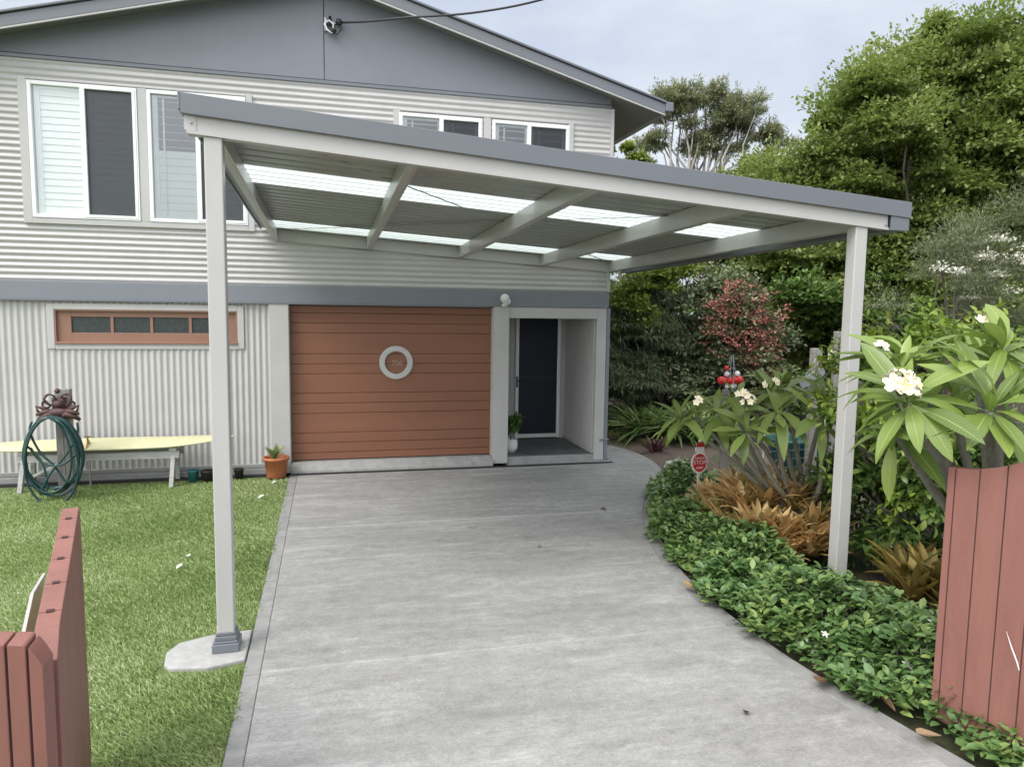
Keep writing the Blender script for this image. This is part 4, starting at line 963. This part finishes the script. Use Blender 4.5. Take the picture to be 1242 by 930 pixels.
mb = MB(); mb.prism_y([(gx_-.05,.83),(gx_+.05,.83),(gx_+.035,.865),(gx_-.0,.885),(gx_-.035,.865)], gy_-.008, gy_-.003); mb.build('topper_cap', M['redsign'], gs)
mb = MB(); mb.ball((gx_-.005,gy_,.892), .016, 10, 8); mb.build('pompom', M['signwhite'], gs, smooth=True)
text('lettering', 'SANTA', .036, (gx_, gy_-.0075, .708), M['signwhite'], gs, .0008)
text('lettering', 'STOP', .06, (gx_, gy_-.0075, .662), M['signwhite'], gs, .0008)
text('lettering', 'HERE', .036, (gx_, gy_-.0075, .606), M['signwhite'], gs, .0008)
mb = MB(); mb.box(gx_-.012, gx_+.012, gy_+.011, gy_+.021, -.02, .6); mb.build('stake', M['signwhite'], gs, bevel=.002)
# wire fence and green tub behind the frangipani
wf = thing('wire_fence', (7.6,-3.0,0), 'thin grey wire mesh fence behind the frangipani stems', 'fence')
mb = MB(); wa = Vector((6.85,-2.9,0)); wb = Vector((8.6,-2.7,0))
for k in range(22):
    p = wa.lerp(wb, k/21); mb.tube([p+Vector((0,0,.0)), p+Vector((0,0,.95))], .0017, 4, cap=False)
for k in range(10):
    zz = .05+k*.1; mb.tube([wa+Vector((0,0,zz)), wb+Vector((0,0,zz))], .0017, 4, cap=False)
mb.build('wire_mesh', M['chrome'], wf)
for p in (wa, wa.lerp(wb, .5), wb):
    mb = MB(); mb.tube([p+Vector((0,.02,-.05)), p+Vector((0,.02,1.02))], .013, 6); mb.build('post', M['signwhite'], wf)
mb = MB()
prof = [(.42,.02),(.46,.05),(.54,.40),(.56,.42),(.56,.45),(.52,.45),(.50,.40),(.44,.08)]
n0 = 0; mb.lathe((0,0,0), prof, 28); mb.v = [(8.15+x*1.15, -2.0+y*.7, .18+z) for x, y, z in mb.v]
props(mb.build('garden_tub', M['greenpl'], smooth=True), 'dark green plastic tub standing behind the wire mesh fence', 'tub')

# ------------------------------------------------------------------ front of the house, left
hp = thing('hose_post', (-1.02,-.78,0), 'weathered timber post with ornate rusty iron hose hanger', 'post')
mb = MB(); mb.box(-1.09, -.93, -.80, -.70, -.03, 1.25); po = mb.build('post', M['oldwood'], hp, bevel=.006)
mb = MB(); mb.bar((-1.025,-.802,1.18),(-1.005,-.802,.25), .006, .004, up=(1,0,0)); mb.build('crack', M['joint'], po)
mb = MB(); yc = -.86
def spiral(c, r0_, r1_, a0, a1, n=18): return [(c[0]+(r0_+(r1_-r0_)*k/n)*math.cos(a0+(a1-a0)*k/n), yc+.012*math.sin(k), c[1]+(r0_+(r1_-r0_)*k/n)*math.sin(a0+(a1-a0)*k/n)) for k in range(n+1)]
for sg in (-1, 1):
    cx = -1.03
    mb.tube([(cx+sg*(x-cx), y, z) for x, y, z in spiral((cx+.075,1.15), .075, .03, -1.6, 4.2)], [.014]*10+[.01]*9, 7)
    mb.tube([(cx+sg*(x-cx), y, z) for x, y, z in spiral((cx+.13,1.09), .05, .02, -2.6, 3.2)], .012, 7)
    mb.tube([(cx+sg*.02,yc,.93),(cx+sg*.09,yc-.05,.97),(cx+sg*.17,yc-.02,.94),(cx+sg*.22,yc,.90)], [.03,.035,.03,.018], 8)
    mb.tube([(cx+sg*.1,yc,1.02),(cx+sg*.15,yc-.02,1.04),(cx+sg*.22,yc-.03,1.07),(cx+sg*.2,yc-.03,1.01),(cx+sg*.15,yc,.98)], [.02,.022,.012,.014,.012], 7)
    mb.tube([(cx+sg*.05,yc,1.0),(cx+sg*.14,yc-.03,1.0),(cx+sg*.22,yc-.03,.97)], [.035,.03,.015], 8)
mb.ball((-1.03,yc-.02,1.09), .05, 10, 8, (1,.6,.8)); mb.ball((-1.03,yc-.02,.99), .075, 12, 8, (1.5,.6,.7)); mb.ball((-1.03,yc-.01,1.24), .03, 8, 6)
mb.box(-1.10, -.96, -.84, -.801, .93, 1.16); mb.build('hanger', M['iron'], hp, smooth=True)
hose = MB(); rh = random.Random(9)
pts = []; cx, cz = -1.065, .50
for turn in range(7):
    rx_ = .27+rh.uniform(-.05,.05); rz_ = .46+rh.uniform(-.05,.05); oy = -.93-.022*turn; ox = rh.uniform(-.04,.04); oz = .46-rz_
    for k in range(26):
        a = math.pi/2+2*math.pi*k/26; pts.append((cx+ox+rx_*math.cos(a)*(1-.10*math.sin(a)), oy-.022*k/26, cz+oz+rz_*math.sin(a)))
hose.tube(pts, .0135, 8)
hose.tube(smooth_line([(-1.28,-.94,.90),(-1.30,-.95,.78),(-1.2,-.97,.55),(-1.05,-.99,.38),(-.93,-1.0,.16)], 5), .0125, 8)
hose.tube(smooth_line([(-.82,-.94,.88),(-.82,-.95,.74),(-.93,-1.0,.52),(-1.08,-1.02,.33),(-1.16,-1.03,.18),(-1.2,-1.03,.08),(-1.13,-1.02,.14),(-1.17,-1.0,.42),(-1.32,-.97,.62)], 5), .0125, 8)
hose.tube(smooth_line([(-1.3,-.95,.6),(-1.18,-1.0,.44),(-1.0,-1.02,.40),(-.85,-1.0,.5),(-.78,-.96,.62)], 5), .0125, 8)
M['hose'] = paint('hose_green', (.012,.05,.052), .35, .2, 12)
props(hose.build('garden_hose', M['hose'], smooth=True), 'dark green garden hose coiled over the rusty iron hanger', 'hose')
# tap on a riser behind the hose
tp = thing('garden_tap', (-.78,-.5,0), 'brass garden tap on a thin riser behind the hose post', 'tap')
M['brass'] = paint('brass', (.35,.26,.12), .4, .15, 9, metallic=.8)
mb = MB(); mb.tube([(-.86,-.42,0),(-.86,-.42,.58)], .012, 8); mb.build('riser', M['chrome'], tp)
mb = MB(); mb.tube([(-.86,-.42,.56),(-.86,-.5,.56),(-.86,-.55,.50)], .016, 8); mb.tube([(-.86,-.46,.57),(-.86,-.46,.63)], .012, 8); mb.bar((-.9,-.46,.635),(-.82,-.46,.635), .014, .012); mb.build('tap_body', M['brass'], tp, bevel=.002)
# trestle bench and surfboard
tb = thing('trestle_bench', (-.7,-.4,0), 'pale weathered timber trestle standing on the lawn against the corrugated wall', 'trestle')
mb = MB(); mb.box(-1.62, .17, -.50, -.44, .34, .43); mb.box(-1.62, .17, -.20, -.15, .34, .43); mb.build('rail', M['benchwood'], tb, bevel=.004)
for x_ in (-1.55, .10):
    for y_, yb in ((-.46,-.56), (-.18,-.14)):
        mb = MB(); mb.bar((x_, y_, .42), (x_-.02 if x_ > 0 else x_-.03, yb, -.02), .05, .06, up=(0,1,0)); mb.build('leg', M['benchwood'], tb, bevel=.004)
    mb = MB(); mb.box(x_-.04, x_+.04, -.52, -.13, .431, .475); mb.build('cross_rail', M['benchwood'], tb, bevel=.003)
for p_, q_ in (((-1.5,-.47,.15),(-1.1,-.47,.36)),): MB().bar(p_, q_, .03, .05, up=(0,1,0)).build('brace', M['benchwood'], tb, bevel=.003)
mb = MB(); N_ = 40; top = []; bot = []; xs = np.linspace(-2.25, .82, N_)
tilt = .20; rows = []
for xx in xs:
    t = (xx+2.25)/3.07; wv = .20*max(.02, (1-abs(2*t-1)**2.6))**.62; rk = .10*max(0, t-.72)**1.5/.148*.6+.0
    th = .032*max(.15, 1-abs(2*t-1)**4)
    ring_ = []
    for a in np.linspace(0, 2*math.pi, 12, endpoint=False):
        yy = wv*math.cos(a); zz = th*math.sin(a); ring_.append((xx, -.38+yy, .525+rk+zz+tilt*yy))
    rows.append(ring_)
vs = [p for r_ in rows for p in r_]
mb.add(vs, [(i*12+j, i*12+(j+1) % 12, (i+1)*12+(j+1) % 12, (i+1)*12+j) for i in range(N_-1) for j in range(12)]+[tuple(range(12)), tuple((N_-1)*12+j for j in range(12))[::-1]])
props(mb.build('surfboard', M['yellow'], smooth=True), 'faded yellow surfboard laid as a seat across the trestle', 'surfboard')
# pots under the bench
mb = MB(); mb.lathe((.30,-.34,0), [(.055,0),(.07,.13),(.078,.14),(.078,.15),(.066,.15),(.06,.11)], 16); props(mb.build('garden_pot', M['teal'], smooth=True), 'small teal pot on the ground under the surfboard tip', 'pot')
mb = MB(); mb.lathe((.47,-.32,0), [(.07,0),(.085,.11),(.092,.12),(.092,.135),(.078,.135),(.07,.1)], 16); props(mb.build('garden_pot', M['black'], smooth=True), 'small black pot partly behind the carport left post', 'pot')
mb = MB(); mb.lathe((.84,-.26,0), [(.05,0),(.06,.11),(.066,.12),(.066,.13),(.055,.13),(.05,.1)], 16); props(mb.build('garden_pot', M['blackrubber'], smooth=True), 'narrow black pot at the wall just right of the carport left post', 'pot')
# terracotta pot
tpot = thing('terracotta_pot', (1.31,-.30,0), 'terracotta pot with a small spiky green plant by the garage door', 'pot')
mb = MB(); mb.lathe((1.31,-.30,.01), [(.115,0),(.122,.01),(.15,.225),(.168,.228),(.172,.262),(.16,.268),(.148,.262),(.143,.225),(.14,.215)], 28); mb.build('pot', M['terracotta'], tpot, smooth=True)
mb = MB(); mb.lathe((1.31,-.30,.215), [(.141,0),(.1,.012),(.02,.02)], 20); mb.build('soil', M['soil'], tpot, smooth=True)
RNG = np.random.default_rng(80); lv = Leaves(); n = 16; az = np.arange(n)*2.4; o = np.stack([np.cos(az), np.sin(az), np.linspace(1.0, 4, n)], -1)
lv.add(np.tile(np.array((1.29,-.30,.23)), (n, 1)), o, np.tile(np.array((0,0,1.)), (n, 1))+rsph(n)*.1, RNG.uniform(.17, .27, n)); lv.build('plant', [T_leaf(.11,.15,.4), T_leaf(.1,.3,.4)], L['strap'], tpot)
# white pot plant in the porch
wp = thing('porch_plant', (4.66,.28,.113), 'white pot with leafy green plant standing in the porch', 'pot plant')
mb = MB(); mb.lathe((4.64,.28,.113), [(.06,0),(.1,.06),(.105,.14),(.095,.19),(.1,.2),(.09,.2),(.085,.17)], 22); mb.build('pot', M['white'], wp, smooth=True)
lv, _ = crown([((4.64,.28,.52),(.10,.1,.2))], 12, .07, 40, .09, 81, tips=False, shell=(.2,1)); lv.build('plant', LF, L['dark'], wp)
mb = MB(); mb.tube([(4.64,.28,.28),(4.64,.28,.5)], .01, 6); mb.build('stem', M['bark'], wp)
# trolley wheel behind the corner
tr = thing('garden_trolley', (6.3,.75,0), 'garden trolley with white wheel parked round the house corner', 'trolley')
for y_ in (.55, 1.0):
    mb = MB(); N_ = 28; pts = [(6.24 if y_ < .9 else 6.24, y_+.0, .2) for k in range(1)]
    mb.tube([(6.20, y_+.17*math.cos(2*math.pi*k/N_), .19+.17*math.sin(2*math.pi*k/N_)) for k in range(N_)], .028, 8, closed=True); w_ = mb.build('wheel', M['black'], tr, smooth=True)
    mb = MB(); mb.tube([(6.185,y_,.19),(6.215,y_,.19)], .135, 24); mb.build('rim', M['white'], w_)
mb = MB(); mb.tube([(6.13,.5,.19),(6.13,1.06,.19)], .012, 8); mb.tube([(6.12,.6,.19),(6.10,.6,1.0)], .014, 8); mb.tube([(6.12,.95,.19),(6.10,.95,1.0)], .014, 8); mb.tube([(6.10,.6,1.0),(6.10,.95,1.0)], .014, 8); mb.tube([(6.13,.775,.19),(6.2,.55,.19)], .01, 6); mb.tube([(6.13,.775,.19),(6.2,1.0,.19)], .01, 6); mb.build('frame', M['chrome'], tr, smooth=True)
mb = MB(); mb.box(5.93, 6.075, -.062, -.046, .30, .335); props(mb.build('wall_bracket', M['chrome'], bevel=.003), 'small grey metal bracket low on the house corner pillar', 'bracket')

# ------------------------------------------------------------------ fallen leaves and litter
def litter(name, c, ln, w, lm, label, cat, seed, group, curl=.25):
    global RNG
    RNG = np.random.default_rng(seed); lv = Leaves(); az = RNG.random()*6.28
    lv.add(np.array([c], float), np.array([[math.cos(az), math.sin(az), .08]]), np.array([[.1*math.cos(seed),.1*math.sin(seed*2),1.]]), ln)
    return props(lv.build(name, [T_leaf(w/ln, -curl, .5)], L[lm]), label, cat, group)
G1 = 'dry leaves fallen along the driveway edge'
for i, (c, ln, w, lab) in enumerate((((4.86,-5.15,.02),.17,.05,'curled brown leaf at the hedge bulge, farthest along the driveway edge'), ((4.84,-5.22,.02),.12,.035,'smaller tan leaf touching the curled brown leaf at the hedge bulge'), ((4.93,-6.55,.02),.2,.05,'broad brown leaf under the hedge near the red gate'), ((4.98,-6.68,.025),.22,.045,'pale tan leaf overlapping the broad brown leaf by the hedge'), ((5.06,-6.95,.02),.24,.035,'long pale pointed leaf lying on concrete before the red gate'), ((5.12,-7.2,.02),.2,.05,'brown leaf tucked at the foot of the red gate'), ((4.95,-6.38,.02),.1,.03,'small white edged leaf above the broad brown leaf'))):
    litter('fallen_leaf', c, ln, w, 'dry', lab, 'leaf', 90+i, G1)
G2 = 'pale litter on the lawn'
for i, (c, ln, lab) in enumerate((((.74,-3.42,.02),.06,'cream petal on the lawn left of the carport post, upper of two'), ((.73,-3.72,.02),.065,'cream petal on the lawn left of the carport post, lower of two'), ((1.18,-1.45,.02),.08,'pale dead leaf on the lawn below the terracotta pot'), ((1.28,-.72,.02),.06,'tan leaf on the lawn just in front of the terracotta pot'))):
    litter('fallen_petal', c, ln, .025, 'petal', lab, 'petal', 110+i, G2)
G3 = 'litter on the open driveway'
for i, (c, ln, lm, lab) in enumerate((((3.35,-3.0,.012),.10,'petal','cream petal alone on the far driveway slab'), ((4.25,-6.75,.012),.05,'purple','tiny dark leaf on the near driveway slab'), ((3.9,-3.75,.012),.04,'dry','small brown leaf in the middle of the driveway'), ((4.0,-.1,.045),.09,'petal','cream petal on the drain before the garage door'))):
    litter('fallen_leaf' if lm != 'petal' else 'fallen_petal', c, ln, .02, lm, lab, 'leaf', 120+i, G3)

# ------------------------------------------------------------------ camera
cd = bpy.data.cameras.new('camera'); cam = bpy.data.objects.new('camera', cd); COL.objects.link(cam); sc.camera = cam
yaw, pitch, roll, fpx = .248, -.0988, .0139, 879.44
fw = Vector((math.sin(yaw)*math.cos(pitch), math.cos(yaw)*math.cos(pitch), math.sin(pitch)))
r = Vector((math.cos(yaw), -math.sin(yaw), 0)); u = r.cross(fw)
r2 = r*math.cos(roll)+u*math.sin(roll); u2 = -r*math.sin(roll)+u*math.cos(roll)
cam.matrix_world = Matrix(((r2.x,u2.x,-fw.x,2.0),(r2.y,u2.y,-fw.y,-10.1677),(r2.z,u2.z,-fw.z,2.2188),(0,0,0,1)))
cd.sensor_width = 36; cd.lens = fpx/1242*36; cd.clip_start = .05; cd.clip_end = 2000

# ------------------------------------------------------------------ daylight: pale overcast sky, weak soft sun
EL, AZ = R(50), R(236)      # sun elevation; azimuth clockwise from +y
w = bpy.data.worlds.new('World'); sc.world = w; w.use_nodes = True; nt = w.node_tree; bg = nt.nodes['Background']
sky = nt.nodes.new('ShaderNodeTexSky'); sky.sky_type = 'NISHITA'; sky.sun_disc = False; sky.sun_elevation = EL; sky.sun_rotation = AZ; sky.air_density = 1.2; sky.dust_density = 2.5
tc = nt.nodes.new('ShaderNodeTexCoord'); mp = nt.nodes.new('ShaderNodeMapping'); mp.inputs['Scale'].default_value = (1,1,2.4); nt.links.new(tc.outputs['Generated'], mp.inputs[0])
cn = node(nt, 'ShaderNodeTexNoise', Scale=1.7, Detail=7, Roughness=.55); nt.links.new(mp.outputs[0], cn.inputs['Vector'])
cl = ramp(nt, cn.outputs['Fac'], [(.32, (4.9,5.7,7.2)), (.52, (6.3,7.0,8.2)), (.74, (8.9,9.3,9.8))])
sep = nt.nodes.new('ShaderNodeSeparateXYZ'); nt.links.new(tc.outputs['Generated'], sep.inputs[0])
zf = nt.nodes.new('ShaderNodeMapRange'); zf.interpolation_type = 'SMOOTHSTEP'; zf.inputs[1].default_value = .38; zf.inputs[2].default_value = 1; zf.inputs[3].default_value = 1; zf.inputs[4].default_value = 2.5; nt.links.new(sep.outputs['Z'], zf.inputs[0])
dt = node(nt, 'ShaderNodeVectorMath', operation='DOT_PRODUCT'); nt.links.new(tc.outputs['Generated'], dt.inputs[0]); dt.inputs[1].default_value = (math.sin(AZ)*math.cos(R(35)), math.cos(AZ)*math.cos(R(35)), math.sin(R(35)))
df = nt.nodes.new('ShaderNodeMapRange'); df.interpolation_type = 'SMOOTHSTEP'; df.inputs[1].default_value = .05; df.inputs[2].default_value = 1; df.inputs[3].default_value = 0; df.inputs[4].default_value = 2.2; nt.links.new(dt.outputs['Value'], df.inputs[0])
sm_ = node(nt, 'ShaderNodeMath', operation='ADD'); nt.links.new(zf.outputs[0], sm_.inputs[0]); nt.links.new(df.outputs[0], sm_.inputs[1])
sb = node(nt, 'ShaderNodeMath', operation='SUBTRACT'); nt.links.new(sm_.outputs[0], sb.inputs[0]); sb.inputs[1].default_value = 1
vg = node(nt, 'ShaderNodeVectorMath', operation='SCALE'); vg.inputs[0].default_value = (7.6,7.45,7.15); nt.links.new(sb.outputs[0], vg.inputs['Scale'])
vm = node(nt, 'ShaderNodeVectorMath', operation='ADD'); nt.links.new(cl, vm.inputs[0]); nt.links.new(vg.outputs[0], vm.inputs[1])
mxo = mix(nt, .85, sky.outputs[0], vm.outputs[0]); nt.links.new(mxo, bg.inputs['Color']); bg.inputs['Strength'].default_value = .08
sd_ = bpy.data.lights.new('sun', 'SUN'); sd_.energy = 1.5; sd_.angle = R(26); sd_.color = (1,.965,.91)
so = bpy.data.objects.new('sun', sd_); COL.objects.link(so)
dirv = Vector((math.sin(AZ)*math.cos(EL), math.cos(AZ)*math.cos(EL), math.sin(EL))); so.rotation_euler = dirv.to_track_quat('Z', 'Y').to_euler()
sc.view_settings.view_transform = 'Standard'; sc.view_settings.look = 'None'; sc.view_settings.exposure = .5; sc.view_settings.gamma = 1
sc.render.engine = 'CYCLES'
try:
    sc.cycles.use_denoising = True; sc.cycles.denoiser = 'OPENIMAGEDENOISE'
except Exception: pass
sc.cycles.max_bounces = 8; sc.cycles.transparent_max_bounces = 12
sc.cycles.use_adaptive_sampling = True
